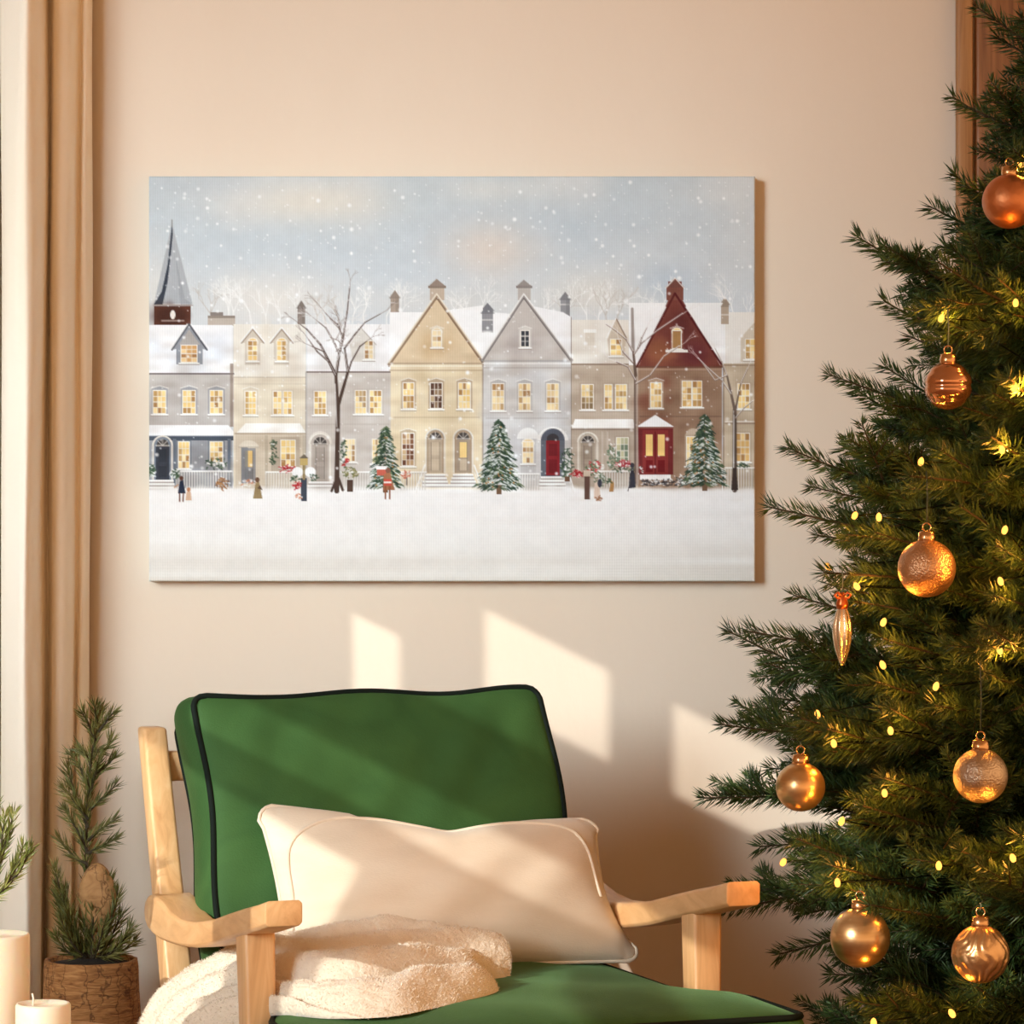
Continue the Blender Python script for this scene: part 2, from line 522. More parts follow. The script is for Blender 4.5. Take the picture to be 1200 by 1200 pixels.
    rect(176, 509, 275, 516, (74, 82, 94)); poly([(176, 498), (268, 498), (276, 508), (276, 510), (176, 510)], WHITE); line(176, 510.5, 276, 510.5, 1, (180, 184, 192))
    for x in (205, 269): rect(x - 2, 514, x + 2, 570, (104, 112, 124))
    door(183, 522, 199, 562, (56, 60, 70), (44, 48, 56), (120, 128, 140)); steps(176, 204, 562, 4)
    window(210, 518, 222, 548, sur=(110, 118, 128), hood=False); window(247, 518, 261, 541, sur=(110, 118, 128), hood=False)
    # --- H2 cream
    rect(274, 440, 359, 575, (230, 219, 200)); wash(276, 442, 356, 500, (216, 202, 178), .4, 24); line(274, 442, 359, 442, 1.2, (196, 182, 162)); line(274, 450, 359, 450, 1, (208, 195, 175)); line(274, 441, 359, 441, .8, (250, 248, 244))
    for x in (296.5, 330.5):
        poly([(x, 386), (x - 13, 402), (x - 9, 402), (x - 9, 428), (x + 9, 428), (x + 9, 402), (x + 13, 402)], (212, 200, 184)); line(x, 386, x - 13, 402, 1.6, (160, 142, 124)); line(x, 386, x + 13, 402, 1.6, (160, 142, 124)); line(x, 384, x - 14, 401, 1.2, (250, 250, 250)); line(x, 384, x + 14, 401, 1.2, (250, 250, 250))
        window(x - 5, 400, x + 5, 422, sur=None, arch=True, cols=2, rows=4)
    window(288, 459, 300, 485, sur=(214, 200, 178)); window(321, 459, 330, 485, sur=(214, 200, 178), cols=2, hood=False); window(333, 459, 342, 485, sur=(214, 200, 178), cols=2, hood=False)
    rect(276, 507, 358, 572, (214, 200, 180)); wash(278, 510, 356, 570, (196, 180, 158), .5, 18); line(276, 508, 359, 508, 1.6, (178, 160, 138)); poly([(288, 496), (352, 496), (359, 507), (278, 507)], (246, 243, 238))
    semi(292, 525, 12, 9, (226, 216, 200)); door(284, 524, 300, 566, (150, 148, 148), (124, 122, 124), None, (232, 196, 128)); line(280, 524, 304, 524, 1, (170, 156, 138)); rect(283, 524, 291, 566, (128, 130, 134), .8)
    for x in (313, 357): rect(x - 2, 510, x + 1.5, 572, (190, 176, 156))
    rect(318, 512, 352, 552, (176, 160, 142), .7); window(330, 516, 346, 546, sur=None, hood=False)
    # --- H3 taupe
    rect(360, 436, 458, 577, (209, 201, 194)); wash(362, 440, 456, 570, (190, 180, 172), .45, 40); line(360, 436, 458, 436, 2, (134, 122, 114)); line(359, 436, 359, 575, 1, (150, 140, 130)); line(362, 497, 456, 497, 1, (180, 170, 160), .7)
    poly([(423, 384), (410, 404), (414, 424), (440, 424), (440, 404)], (222, 217, 210)); line(423, 384, 441, 404, 1, (180, 172, 164)); line(423, 384, 408, 404, 1, (190, 182, 174)); window(428, 400, 437, 420, sur=None, hood=False, cols=2, rows=4, lit=(226, 206, 168))
    window(369, 459, 382, 485, sur=(196, 186, 176), hood=False); window(417, 458, 429, 484, sur=(196, 186, 176), hood=False, dark=(150, 120, 100)); window(434, 458, 447, 484, sur=(196, 186, 176), hood=False)
    semi(375.5, 520, 14, 15, (222, 215, 206)); door(367, 520, 384, 564, (176, 164, 154), (160, 148, 138), (190, 178, 168)); steps(362, 390, 564, 2)
    window(405, 515, 416, 540, sur=(214, 206, 198), hood=False, lit=(246, 226, 180)); window(437, 515, 446, 542, sur=None, hood=False, lit=(240, 216, 160))
    # --- H4 yellow gable
    rect(458, 426, 566, 578, (232, 217, 188)); wash(460, 430, 564, 572, (216, 194, 156), .45, 50)
    poly([(512, 347), (458, 426), (566, 426)], (222, 200, 168)); wash(496, 392, 528, 412, (206, 176, 136), .5, 14)
    rect(504, 335, 521, 352, (196, 178, 160)); poly([(502, 336), (512, 327), (523, 336)], (150, 134, 122)); rect(502, 335, 523, 338, (140, 124, 112))
    for dx, wd_, cc in ((0, 3.2, (160, 136, 112)), (-2.4, 1.6, (236, 226, 208)), (2.6, 1.0, (120, 92, 70))):
        line(512, 347 + dx, 456, 427 + dx, wd_, cc); line(512, 347 + dx, 567, 425 + dx, wd_, cc)
    for y, cc in ((426, (170, 148, 124)), (429, (246, 240, 228)), (434, (190, 168, 138))): line(457, y, 566, y, 1.3, cc)
    window(507.5, 388, 517, 406, sur=(214, 198, 172), cols=2, rows=3, arch=True, lit=(234, 214, 176))
    window(473, 449, 485, 478, sur=(176, 154, 130)); window(505, 449, 518, 478, sur=(176, 154, 130), dark=(84, 58, 48), lit=(110, 80, 62)); window(538, 449, 551, 478, sur=(176, 154, 130))
    line(462, 489, 562, 489, 1.2, (200, 180, 150)); window(472, 508, 485, 545, sur=(188, 168, 140), dark=(96, 60, 46), lit=(150, 104, 74), rows=6)
    for x, cc, gl in ((510.5, (188, 170, 148), None), (543, (168, 150, 132), (240, 208, 140))):
        door(x - 8, 514, x + 8, 554, cc, (206, 188, 164), (170, 148, 124), gl); steps(x - 12, x + 12, 555, 4)
    line(566, 426, 566, 576, 1.2, (150, 134, 120))
    # --- H5 grey gable
    rect(567, 424, 669, 578, (213, 211, 210)); wash(570, 428, 667, 572, (196, 194, 196), .45, 46); wash(570, 428, 667, 480, (222, 212, 200), .4, 14)
    poly([(614, 347), (566, 422), (669, 422)], (200, 192, 186)); wash(598, 390, 630, 412, (182, 172, 168), .5, 14)
    rect(607, 335, 622, 352, (190, 182, 176)); poly([(605, 336), (614, 328), (624, 336)], (150, 142, 138)); rect(605, 335, 624, 338, (140, 132, 128))
    for dx, wd_, cc in ((0, 3.2, (158, 150, 146)), (-2.4, 1.6, (240, 238, 236)), (2.6, 1.0, (104, 98, 98))):
        line(614, 347 + dx, 565, 422 + dx, wd_, cc); line(614, 347 + dx, 670, 422 + dx, wd_, cc)
    for y, cc in ((423, (160, 154, 150)), (426, (246, 245, 244)), (431, (184, 178, 174))): line(566, y, 669, y, 1.3, cc)
    window(611, 388, 620, 406, sur=(220, 216, 210), cols=2, rows=3, dark=(52, 54, 60), lit=(70, 72, 78))
    for x in (584, 615, 648): window(x - 6.5, 450, x + 6.5, 480, sur=(178, 174, 172), lit=(232, 206, 156), rows=4)
    line(570, 490, 666, 490, 1.2, (184, 180, 178)); semi(619, 514, 13, 13, (232, 230, 228)); rect(610, 514, 628, 560, (196, 194, 194)); window(613, 518, 625, 542, sur=None, hood=False, lit=(236, 214, 168), arch=True)
    semi(648, 516, 18, 16, (236, 234, 232)); semi(648, 516, 14, 14, (86, 90, 102)); rect(634, 516, 662, 558, (98, 102, 112)); ell(648, 514, 7, 6, (60, 58, 62)); rect(640, 516, 656, 557, (132, 34, 40)); rect(643, 520, 653, 534, (110, 26, 32)); rect(643, 538, 653, 554, (110, 26, 32)); steps(634, 660, 558, 4)
    # --- H6 taupe brown
    rect(670, 427, 748, 577, (198, 182, 165)); wash(672, 430, 744, 574, (174, 154, 134), .5, 36); line(670, 427, 748, 427, 1.8, (146, 126, 108)); line(669.5, 372, 669.5, 576, 1, (150, 140, 132))
    rect(686, 388, 697, 405, (222, 212, 198)); rect(684, 386, 699, 390, (246, 244, 240))
    poly([(722, 373), (712, 398), (714, 418), (732, 418), (734, 398)], (206, 190, 170)); line(722, 373, 734, 396, 1.4, (140, 118, 100)); line(722, 373, 711, 396, 1.2, (248, 246, 244)); window(716, 398, 728, 416, sur=None, hood=False, cols=2, rows=3)
    window(682, 451, 695, 479, sur=(178, 160, 142), hood=False, dark=(96, 74, 62)); window(709, 451, 717, 479, sur=(178, 160, 142), hood=False, cols=2); window(722, 451, 734, 479, sur=(178, 160, 142), hood=False)
    rect(670, 502, 744, 574, (184, 168, 152)); line(670, 503, 744, 503, 1.6, (134, 116, 100)); poly([(674, 491), (742, 491), (744, 502), (670, 502)], (248, 246, 243)); line(670, 502, 744, 502, .8, (200, 190, 180))
    semi(689, 518, 13, 12, (206, 194, 180)); door(681, 518, 697, 560, (166, 150, 134), (150, 134, 118), (188, 174, 158))
    window(723, 513, 736, 543, sur=(168, 152, 136), hood=False, lit=(140, 154, 132), dark=(110, 130, 108))
    for x in (706, 712): line(x, 506, x, 572, 1.2, (206, 194, 180))
    # --- H7 red gable
    rect(748, 428, 846, 578, (158, 128, 106)); wash(750, 432, 844, 570, (128, 96, 76), .5, 50); wash(752, 436, 790, 500, (126, 70, 54), .45, 14); wash(800, 490, 845, 560, (190, 166, 140), .4, 14)
    poly([(783, 352), (783, 330), (799, 330), (800, 352), (845, 430), (748, 430)], (120, 62, 52)); wash(778, 372, 804, 420, (90, 40, 38), .5, 20); wash(768, 408, 786, 424, (152, 94, 66), .6, 10); wash(804, 404, 822, 424, (98, 40, 46), .5, 8)
    poly([(737, 355), (780, 355), (748, 428), (737, 428)], (245, 244, 244)); poly([(802, 355), (850, 355), (850, 428), (845, 428)], (245, 244, 244))
    rect(845, 360, 854, 380, (182, 164, 146)); poly([(844.5, 360), (849.5, 351), (854.5, 360)], (156, 140, 124)); rect(845, 368, 854, 370, (240, 238, 236), .5)
    rect(781, 336, 801, 352, (126, 76, 64)); poly([(780, 337), (791, 325), (802, 337)], (116, 72, 62)); line(780, 338, 791, 326, 1.2, (240, 236, 232)); line(802, 338, 791, 326, 1, (240, 236, 232))
    line(791, 344, 746, 430, 2.4, (88, 30, 28)); line(791, 344, 846, 428, 2.4, (84, 26, 28)); line(780, 360, 744, 430, 1.5, (246, 244, 244)); line(804, 360, 849, 426, 1.3, (246, 244, 244))
    line(748, 430, 846, 430, 2, (112, 70, 56)); line(748, 433, 846, 433, 1, (190, 160, 138))
    window(788.5, 388, 798, 408, sur=(150, 96, 74), cols=1, rows=1, arch=True, lit=(248, 220, 150)); rect(780, 410, 806, 413, (242, 238, 234))
    window(763, 449, 775, 477, sur=(190, 166, 142), lit=(236, 196, 124)); window(800, 447, 810, 476, sur=(186, 160, 136), hood=False, cols=2, lit=(236, 196, 124)); window(812, 447, 822, 476, sur=None, hood=False, cols=2, lit=(236, 196, 124))
    line(750, 488, 845, 488, 1.2, (120, 92, 76)); rect(747, 500, 789, 556, (112, 40, 40)); rect(753, 504, 783, 556, (134, 48, 46)); rect(757, 509, 765, 534, (244, 206, 130)); rect(771, 509, 779, 534, (244, 206, 130)); line(768, 506, 768, 556, 1, (84, 14, 18)); rect(757, 539, 765, 553, (110, 22, 26)); rect(771, 539, 779, 553, (110, 22, 26))
    poly([(746, 500), (768, 486), (790, 500)], WHITE); line(746, 501, 790, 501, 1.4, (150, 110, 96)); rect(750, 556, 786, 562, (244, 240, 238))
    semi(812, 512, 9, 10, (196, 176, 154)); window(805, 512, 816, 545, sur=(176, 154, 132), hood=False)
    # --- H8
    rect(848, 426, 884, 578, (204, 187, 164)); wash(850, 428, 884, 570, (180, 160, 136), .5, 18); line(846, 428, 884, 428, 1.6, (160, 138, 116)); line(848, 430, 848, 576, 1.2, (130, 106, 88)); line(850, 496, 884, 496, 1.4, (150, 130, 110)); line(850, 494, 884, 494, 1.2, (246, 244, 240))
    poly([(884, 378), (868, 396), (868, 424), (884, 424)], (214, 202, 184)); window(874, 398, 884, 420, sur=None, hood=False, cols=2, rows=3)
    window(865, 450, 878, 478, sur=(186, 166, 142), hood=False); window(863, 508, 878, 540, sur=(186, 166, 142), hood=False, lit=(232, 190, 122))
    # snow line at the foot of the houses
    for x in np.arange(176, 884, 5):
        ell(x, 577 + rng.uniform(-1, 2), 7, 4.5 + rng.uniform(0, 2), (246, 244, 243), .9, .5)
    # railings
    railing(207, 272, 552, 572); railing(312, 358, 553, 572); railing(404, 440, 553, 574); railing(470, 500, 553, 574); railing(600, 632, 555, 574); railing(702, 742, 552, 572); railing(850, 884, 548, 572)
    for xa, xb in ((498, 488), (556, 566), (664, 672)): line(xa, 545, xb, 572, 1.6, (244, 242, 240)); line(xa, 553, xb, 577, 1, (236, 232, 228))
    # shrubs, garlands, presents
    def shrub(cx, cy, rx, ry, n=60, cols=((60, 84, 62), (44, 66, 48), (86, 106, 80)), snow=.25):
        for _ in range(n):
            a = rng.uniform(0, 2 * PI); q = math.sqrt(rng.random())
            x, y = cx + math.cos(a) * rx * q, cy + math.sin(a) * ry * q
            cc = (240, 240, 240) if rng.random() < snow else cols[rng.integers(len(cols))]
            line(x, y, x + rng.uniform(-3, 3), y + rng.uniform(-2, 2), 1.3, cc, .9)
    shrub(252, 543, 14, 8); shrub(206, 556, 5, 5); shrub(178, 552, 4, 7); shrub(321, 530, 4, 16, 40, snow=.05); shrub(403, 532, 4, 18, 50, snow=.1); shrub(411, 554, 9, 8, 40, ((120, 120, 70), (90, 100, 60), (150, 140, 90)), .1)
    shrub(337, 549, 9, 4, 40, ((180, 44, 48), (210, 90, 90), (160, 30, 36)), .15); shrub(405, 541, 4, 5, 16, ((190, 50, 52),), .1)
    rect(407, 562, 414, 576, (84, 64, 54)); shrub(664, 542, 7, 18, 90, snow=.15); rect(662, 558, 668, 564, (110, 80, 60)); shrub(717, 535, 5, 16, 60, ((110, 132, 104), (90, 116, 92)), .2); shrub(731, 543, 8, 5, 40, ((176, 52, 60), (200, 100, 104), (150, 30, 44)), .1); shrub(733, 550, 14, 3, 30); shrub(870, 545, 8, 3, 24)
    shrub(691, 551, 8, 6, 40, ((70, 92, 66), (180, 40, 44), (90, 106, 76)), .2); shrub(676, 555, 6, 4, 30, ((184, 30, 36), (150, 20, 28)), .1); shrub(698, 546, 8, 8, 30, ((190, 44, 50), (80, 100, 70)), .2); shrub(704, 562, 7, 8, 36, ((88, 108, 84), (110, 126, 104)), .2)
    for _ in range(130):
        x = rng.uniform(752, 800); y = 562 + rng.uniform(0, 7)
        line(x, y, x + rng.uniform(-3, 3), y + rng.uniform(-2, 1), 1.2, ((70, 64, 66), (40, 38, 42), (236, 234, 234))[rng.integers(3)], .85)
    shrub(800, 562, 7, 5, 26, ((60, 66, 60), (180, 176, 172)), .4); shrub(749, 548, 4, 6, 16, ((150, 40, 40), (96, 90, 80)), .3)
    # snowy firs
    def fir(cx, top, bot, hw, n):
        rect(cx - 3, bot - 4, cx + 3, bot + 7, (120, 92, 70))
        for i in range(n):
            q = (i / n)
            y = top + (bot - top) * (q ** .75)
            wv = hw * ((y - top) / (bot - top)) ** .9 * (0.82 + 0.18 * math.sin(y * .8)) + 1
            x = cx + rng.uniform(-1, 1) * wv
            sgn = 1 if x > cx else -1
            L = rng.uniform(3, 7)
            g_ = rng.random()
            cc = (38, 58, 46) if g_ < .5 else ((62, 84, 62) if g_ < .8 else (96, 112, 78))
            line(x, y, x + sgn * L * .8, y + L * .55, 2.0, cc, .92, .8)
        for i in range(int(n * .24)):
            y = top + (bot - top) * math.sqrt(rng.random())
            wv = hw * ((y - top) / (bot - top)) ** .9
            x = cx + rng.uniform(-1, 1) * wv; sgn = 1 if x > cx else -1; L = rng.uniform(2, 6)
            line(x, y, x + sgn * L, y + L * .45, 1.15, (240, 242, 242), .85, .5)
        for i in range(int(n * .03)):
            y = top + (bot - top) * math.sqrt(rng.random()); x = cx + rng.uniform(-.8, .8) * hw * (y - top) / (bot - top)
            ell(x, y, 1, 1, (188, 120, 60), .8)
    fir(452, 500, 570, 19, 420); fir(585, 492, 572, 27, 760); fir(826, 486, 568, 26, 720)
    # bare trees
    DK = (76, 58, 50)
    line(395, 575, 396.5, 470, 6, DK, 1, 4.6); line(389, 575, 395, 560, 3, DK); line(402, 574, 397, 560, 3, DK); line(396, 480, 394, 440, 4.4, DK, 1, 3.4); line(397, 474, 408, 436, 4, DK, 1, 3); line(395, 500, 393, 450, 1.4, (236, 232, 230), .7)
    for x, y, pts in ((394, 440, ((386, 424, 3.2), (376, 404, 2.2), (360, 386, 1.6), (352, 380, 1))), (394, 440, ((398, 414, 3), (402, 396, 2.4), (407, 366, 1.8), (410, 338, 1))), (408, 436, ((404, 408, 2.4), (416, 392, 2), (428, 378, 1.2), (446, 368, .8))),
                      (408, 436, ((412, 424, 2), (422, 406, 1.8), (430, 400, 1))), (394, 440, ((384, 420, 2.2), (380, 412, 1.6), (366, 406, 1))), (398, 414, ((390, 398, 2), (382, 384, 1.6), (372, 376, .8))), (402, 396, ((396, 380, 1.6), (388, 374, 1.2), (376, 360, .7))), (386, 424, ((372, 412, 1.6), (362, 398, 1)))):
        px_, py_, w_ = x, y, pts[0][2] + .6
        for qx, qy, qw in pts:
            line(px_, py_, qx, qy, w_, DK, .95, qw); line(px_ - .6, py_ - .8, qx - .6, qy - .8, w_ * .35, (240, 238, 238), .7, qw * .35); px_, py_, w_ = qx, qy, qw
        twig(px_, py_, math.atan2(pts[-2][1] - py_, px_ - pts[-2][0]) if len(pts) > 1 else 1.5, 9, .7, (120, 104, 96), .7, 3)
    for y0, L in ((402, 15), (410, 13), (395, 16), (420, 12), (388, 14), (400, 16)):
        for s_ in (-1, 1): twig(398 + s_ * rng.uniform(0, 14), y0, PI / 2 + s_ * rng.uniform(.3, 1.1), L, .9, (236, 233, 231), .8, 1)
    for y0, L, s_ in ((412, 9, -1), (404, 9, 1), (398, 10, -1), (392, 9, 1), (384, 8, .2), (414, 8, 1)):
        twig(398 + s_ * 4, y0, PI / 2 + s_ * rng.uniform(.4, .9), L, 1.0, (124, 106, 98), .75, 2)
    B2 = (104, 84, 74)
    line(746, 566, 745, 440, 5.5, (170, 152, 140), 1, 4); line(744.5, 566, 744, 440, 2, B2, .9); line(745, 440, 742, 410, 3.6, B2, 1, 2.4); line(742, 410, 741, 362, 4, (160, 148, 142), 1, 3)
    for pts in (((745, 450), (762, 440), (778, 418), (796, 406)), ((743, 415), (752, 402), (770, 388), (800, 368)), ((742, 412), (734, 398), (722, 388), (710, 380)), ((742, 425), (730, 412), (726, 400)), ((745, 446), (736, 430), (722, 424)), ((748, 408), (752, 396), (758, 384))):
        for i in range(len(pts) - 1):
            line(*pts[i], *pts[i + 1], 2.2 - i * .5, (120, 96, 86), .9, 1.7 - i * .5); line(pts[i][0], pts[i][1] - .8, pts[i + 1][0], pts[i + 1][1] - .8, 1, (240, 236, 234), .85)
        twig(*pts[-1], math.atan2(pts[-2][1] - pts[-1][1], pts[-1][0] - pts[-2][0]), 9, .8, (236, 230, 228), .8, 3)
    line(861, 574, 861, 480, 5.5, (84, 68, 60), 1, 4.5); line(859.6, 574, 860, 480, 1.5, (240, 238, 236), .8); line(861, 480, 852, 440, 3.4, (110, 92, 82), 1, 2); line(861, 485, 868, 450, 2.6, (110, 92, 82), 1, 1.4); poly([(857, 574), (865, 574), (863, 548), (859, 548)], (62, 50, 46))
    for pts in (((852, 440), (846, 424), (838, 408)), ((852, 440), (838, 446), (822, 424)), ((868, 450), (876, 432)), ((857, 462), (846, 446), (828, 430), (818, 420)), ((862, 490), (872, 478), (882, 470))):
        for i in range(len(pts) - 1):
            line(*pts[i], *pts[i + 1], 1.8 - i * .4, (130, 108, 96), .9, 1.3 - i * .3); line(pts[i][0], pts[i][1] - .7, pts[i + 1][0], pts[i + 1][1] - .7, .8, (242, 240, 238), .85)
        twig(*pts[-1], math.atan2(pts[-2][1] - pts[-1][1], pts[-1][0] - pts[-2][0]), 8, .7, (238, 234, 232), .8, 3)
    # small figures and street furniture
    poly([(209, 578), (211, 564), (215, 562), (218, 578)], (38, 46, 66)); ell(213, 560, 2.4, 2.6, (96, 60, 46)); line(211, 578, 211, 587, 1.6, (110, 70, 56)); line(215.5, 578, 215, 587, 1.6, (110, 70, 56)); line(209, 568, 205, 571, 1.4, (190, 140, 100))
    poly([(218, 586), (219, 576), (224, 576), (225, 586)], (214, 178, 150)); ell(221.5, 573.5, 2.3, 2.5, (190, 130, 90))
    shrub(261, 566, 8, 7, 44, ((150, 100, 60), (176, 128, 84), (120, 76, 46)), .05); shrub(291, 566, 12, 4, 30, ((206, 150, 120), (232, 226, 222), (190, 120, 96)), .3)
    poly([(297, 584), (300, 566), (304, 564), (308, 584)], (152, 130, 92)); ell(302, 562, 2.6, 3, (110, 80, 60)); poly([(302, 572), (305, 568), (308, 574)], (96, 74, 60))
    rect(353, 560, 360, 587, (66, 72, 84)); rect(355, 543, 358, 562, (150, 130, 90)); rect(352, 537, 361, 545, (196, 170, 110)); poly([(351, 537), (356.5, 532), (362, 537)], (110, 100, 86)); ell(349, 553, 6.5, 6, (244, 244, 244)); ell(364, 553, 6.5, 6, (244, 244, 244)); shrub(346, 561, 6, 3, 18); shrub(367, 560, 6, 4, 18); shrub(348, 569, 5, 4, 20, ((176, 30, 36),), 0); shrub(350, 583, 3, 5, 12, ((200, 120, 80),), .2)
    rect(442, 548, 453, 557, (196, 96, 78)); rect(441, 546, 454, 550, (244, 240, 238)); poly([(449, 574), (450, 556), (457, 552), (463, 574)], (164, 108, 76)); rect(450, 561, 459, 569, (200, 84, 66)); rect(450, 564, 459, 566, (240, 226, 216)); line(452, 570, 452, 584, 1.8, (140, 84, 56)); line(457, 570, 457, 584, 1.8, (140, 84, 56)); ell(455, 551, 3, 3, (130, 86, 70))
    shrub(477, 556, 6, 4, 26, ((190, 96, 74), (210, 130, 104)), .3); line(477, 560, 477, 568, 1.4, (110, 100, 96))
    rect(685, 552, 691.5, 585, (96, 70, 60)); rect(684, 551, 692, 558, (196, 176, 156)); poly([(696, 584), (697, 566), (702, 562), (704, 584)], (228, 204, 186)); ell(703, 566, 2.6, 5, (60, 62, 74)); shrub(701, 584, 5, 2, 12, ((150, 100, 70),), 0); poly([(714, 576), (716, 562), (720, 566), (719, 576)], (182, 136, 84)); shrub(712, 563, 5, 2, 12)
    poly([(737, 572), (738, 556), (741, 546), (744, 556), (745, 571)], (52, 52, 62)); ell(741, 545, 2.4, 3, (60, 58, 66)); line(736, 575, 739, 562, 1, (80, 74, 76))
    # falling snow
    for _ in range(1150):
        x, y = rng.uniform(178, 882), 214 + 350 * rng.random() ** 1.05
        q = rng.random()
        ell(x, y, (r_ := .6 + 1.7 * q ** 4), r_, (252, 252, 253), rng.uniform(.5, .98), .5)
    out = img.reshape(H, S, W, S, 3).mean((1, 3))
    pn = vnoise(rng, H, W, 40, 60)[..., None] * .6 + vnoise(rng, H, W, 160, 240)[..., None] * .4
    hb = np.clip((yy - 385) / 20, 0, 1) * np.clip((578 - yy) / 6, 0, 1)
    mot = vnoise(rng, H, W, 26, 38) * .5 + vnoise(rng, H, W, 70, 30) * .5
    out = out * (1 + (hb * (mot - .5) * .20)[..., None] * np.array([.8, 1.0, 1.15]))
    out = np.clip(out + (pn - .5) * 9, 0, 255) * np.array([.955, .97, .975]) / 255
    out = np.where(out <= .04045, out / 12.92, ((out + .055) / 1.055) ** 2.4)
    return out


def build_canvas():
    rgb = paint_canvas()
    H, W = rgb.shape[:2]
    x0, x1 = (176 - 600) / 775, (883.5 - 600) / 775
    z1, z0 = CH - (208 - 600) / 775, CH - (680 - 600) / 775
    dp = 0.034
    k = (CD - dp) / CD                       # front face sits in front of the wall
    cx = 0
    xs = np.linspace(x0 * k, x1 * k, W)
    zs = np.linspace(CH + (z1 - CH) * k, CH + (z0 - CH) * k, H)
    V = np.zeros((H, W, 3)); V[..., 0] = xs; V[..., 1] = -dp; V[..., 2] = zs[:, None]
    idx = np.arange(H * W).reshape(H, W)
    F_ = np.stack([idx[:-1, :-1], idx[1:, :-1], idx[1:, 1:], idx[:-1, 1:]], -1).reshape(-1, 4)
    ring = np.concatenate([idx[0, :], idx[1:, -1], idx[-1, -2::-1], idx[-2:0, 0][::-1]][:0] + [idx[0, :], idx[1:, -1], idx[-1, -2::-1], idx[-2:0:-1, 0]])
    Vf = V.reshape(-1, 3); C = rgb.reshape(-1, 3)
    vs, fs, cs = [Vf], [F_], [C]
    mid = np.array([(xs[0] + xs[-1]) / 2, 0, (zs[0] + zs[-1]) / 2])
    prev = ring; n = len(ring); off = H * W
    base = Vf[ring]
    outx = np.sign(base[:, 0] - mid[0]) * ((np.isclose(base[:, 0], xs[0])) | (np.isclose(base[:, 0], xs[-1])))
    outz = np.sign(base[:, 2] - mid[2]) * ((np.isclose(base[:, 2], zs[0])) | (np.isclose(base[:, 2], zs[-1])))
    for o_, d_ in ((0.0008, 0.0004), (0.0018, 0.002), (0.0018, 0.02), (0.0018, dp - 0.001)):
        p = base.copy(); p[:, 0] += outx * o_; p[:, 2] += outz * o_; p[:, 1] += d_
        cur = np.arange(off, off + n); off += n
        vs.append(p); cs.append(C[ring])
        a, b = prev, cur
        fs.append(np.stack([a, np.roll(a, -1), np.roll(b, -1), b], -1))
        prev = cur
    Vv = np.concatenate(vs); Ff = np.concatenate(fs); Cc = np.concatenate(cs)
    me = bpy.data.meshes.new('canvas_print')
    me.vertices.add(len(Vv)); me.vertices.foreach_set('co', Vv.astype(np.float32).ravel())
    me.loops.add(Ff.size); me.loops.foreach_set('vertex_index', Ff.astype(np.int32).ravel())
    me.polygons.add(len(Ff)); me.polygons.foreach_set('loop_start', np.arange(0, Ff.size, 4, dtype=np.int32))
    me.update(calc_edges=True)
    at = me.color_attributes.new('paint', 'FLOAT_COLOR', 'POINT')
    at.data.foreach_set('color', np.concatenate([Cc, np.ones((len(Cc), 1))], 1).astype(np.float32).ravel())
    m = NT('printed_canvas')
    a = m.n('ShaderNodeAttribute', attribute_name='paint')
    tc = m.n('ShaderNodeTexCoord')
    wv = m.n('ShaderNodeTexWave', wave_type='BANDS', bands_direction='X', Scale=88.0, Distortion=0.6, Detail=1.0)
    wz = m.n('ShaderNodeTexWave', wave_type='BANDS', bands_direction='Z', Scale=70.0, Distortion=1.5, Detail=1.0)
    m.l(tc, 'Object', wv, 'Vector'); m.l(tc, 'Object', wz, 'Vector')
    mx = m.n('ShaderNodeMath', operation='ADD'); m.l(wv, 'Fac', mx, 0); m.l(wz, 'Fac', mx, 1)
    mr = m.n('ShaderNodeMapRange'); mr.inputs['To Min'].default_value = 0.955; mr.inputs['To Max'].default_value = 1.02
    m.l(wv, 'Fac', mr, 0)
    mul = m.n('ShaderNodeVectorMath', operation='SCALE'); m.l(a, 'Color', mul, 0); m.l(mr, 0, mul, 'Scale')
    m.l(mul, 0, m.b, 'Base Color')
    bp = m.n('ShaderNodeBump', Strength=0.2, Distance=0.0006); m.l(mx, 0, bp, 'Height'); m.l(bp, 0, m.b, 'Normal')
    m.set(Roughness=0.8, Specular_IOR_Level=0.2)
    o = link('canvas_print', me, m.m, None, False)
    tag(o, 'wide canvas print of a snowy street of gabled town houses hanging on the wall', 'picture')
    return o


build_canvas()

# ------------------------------------------------------------------ armchair
TH = math.radians(20)
m_oak = wood_mat('oak', lin(206, 156, 104), lin(224, 176, 122), lin(234, 192, 140), grain=(16, 3, 10), rough=0.42)
m_oakv = wood_mat('oak_upright', lin(206, 156, 104), lin(224, 176, 122), lin(234, 192, 140), grain=(18, 18, 1.5), rough=0.42)


def velvet(name, c1, c2):
    m = NT(name)
    tc = m.n('ShaderNodeTexCoord')
    no = m.n('ShaderNodeTexNoise', Scale=9.0, Detail=5, Distortion=0.8)
    m.l(tc, 'Object', no, 'Vector')
    r = m.ramp([(0.32, c1), (0.68, c2)])
    m.l(no, 0, r, 0); m.l(r, 0, m.b, 'Base Color')
    nf = m.n('ShaderNodeTexNoise', Scale=420.0, Detail=3)
    m.l(tc, 'Object', nf, 'Vector')
    bp = m.n('ShaderNodeBump', Strength=0.35, Distance=0.0015); m.l(nf, 0, bp, 'Height'); m.l(bp, 0, m.b, 'Normal')
    m.set(Roughness=0.75, Specular_IOR_Level=0.25, Sheen_Weight=0.35, Sheen_Roughness=0.35, Sheen_Tint=lin(140, 190, 130))
    return m.m


m_velvet = velvet('green_velvet', lin(44, 78, 36), lin(58, 94, 46))
m_pipe = NT('dark_green_piping').set(Base_Color=lin(8, 20, 14), Roughness=0.8, Specular_IOR_Level=0.2).m

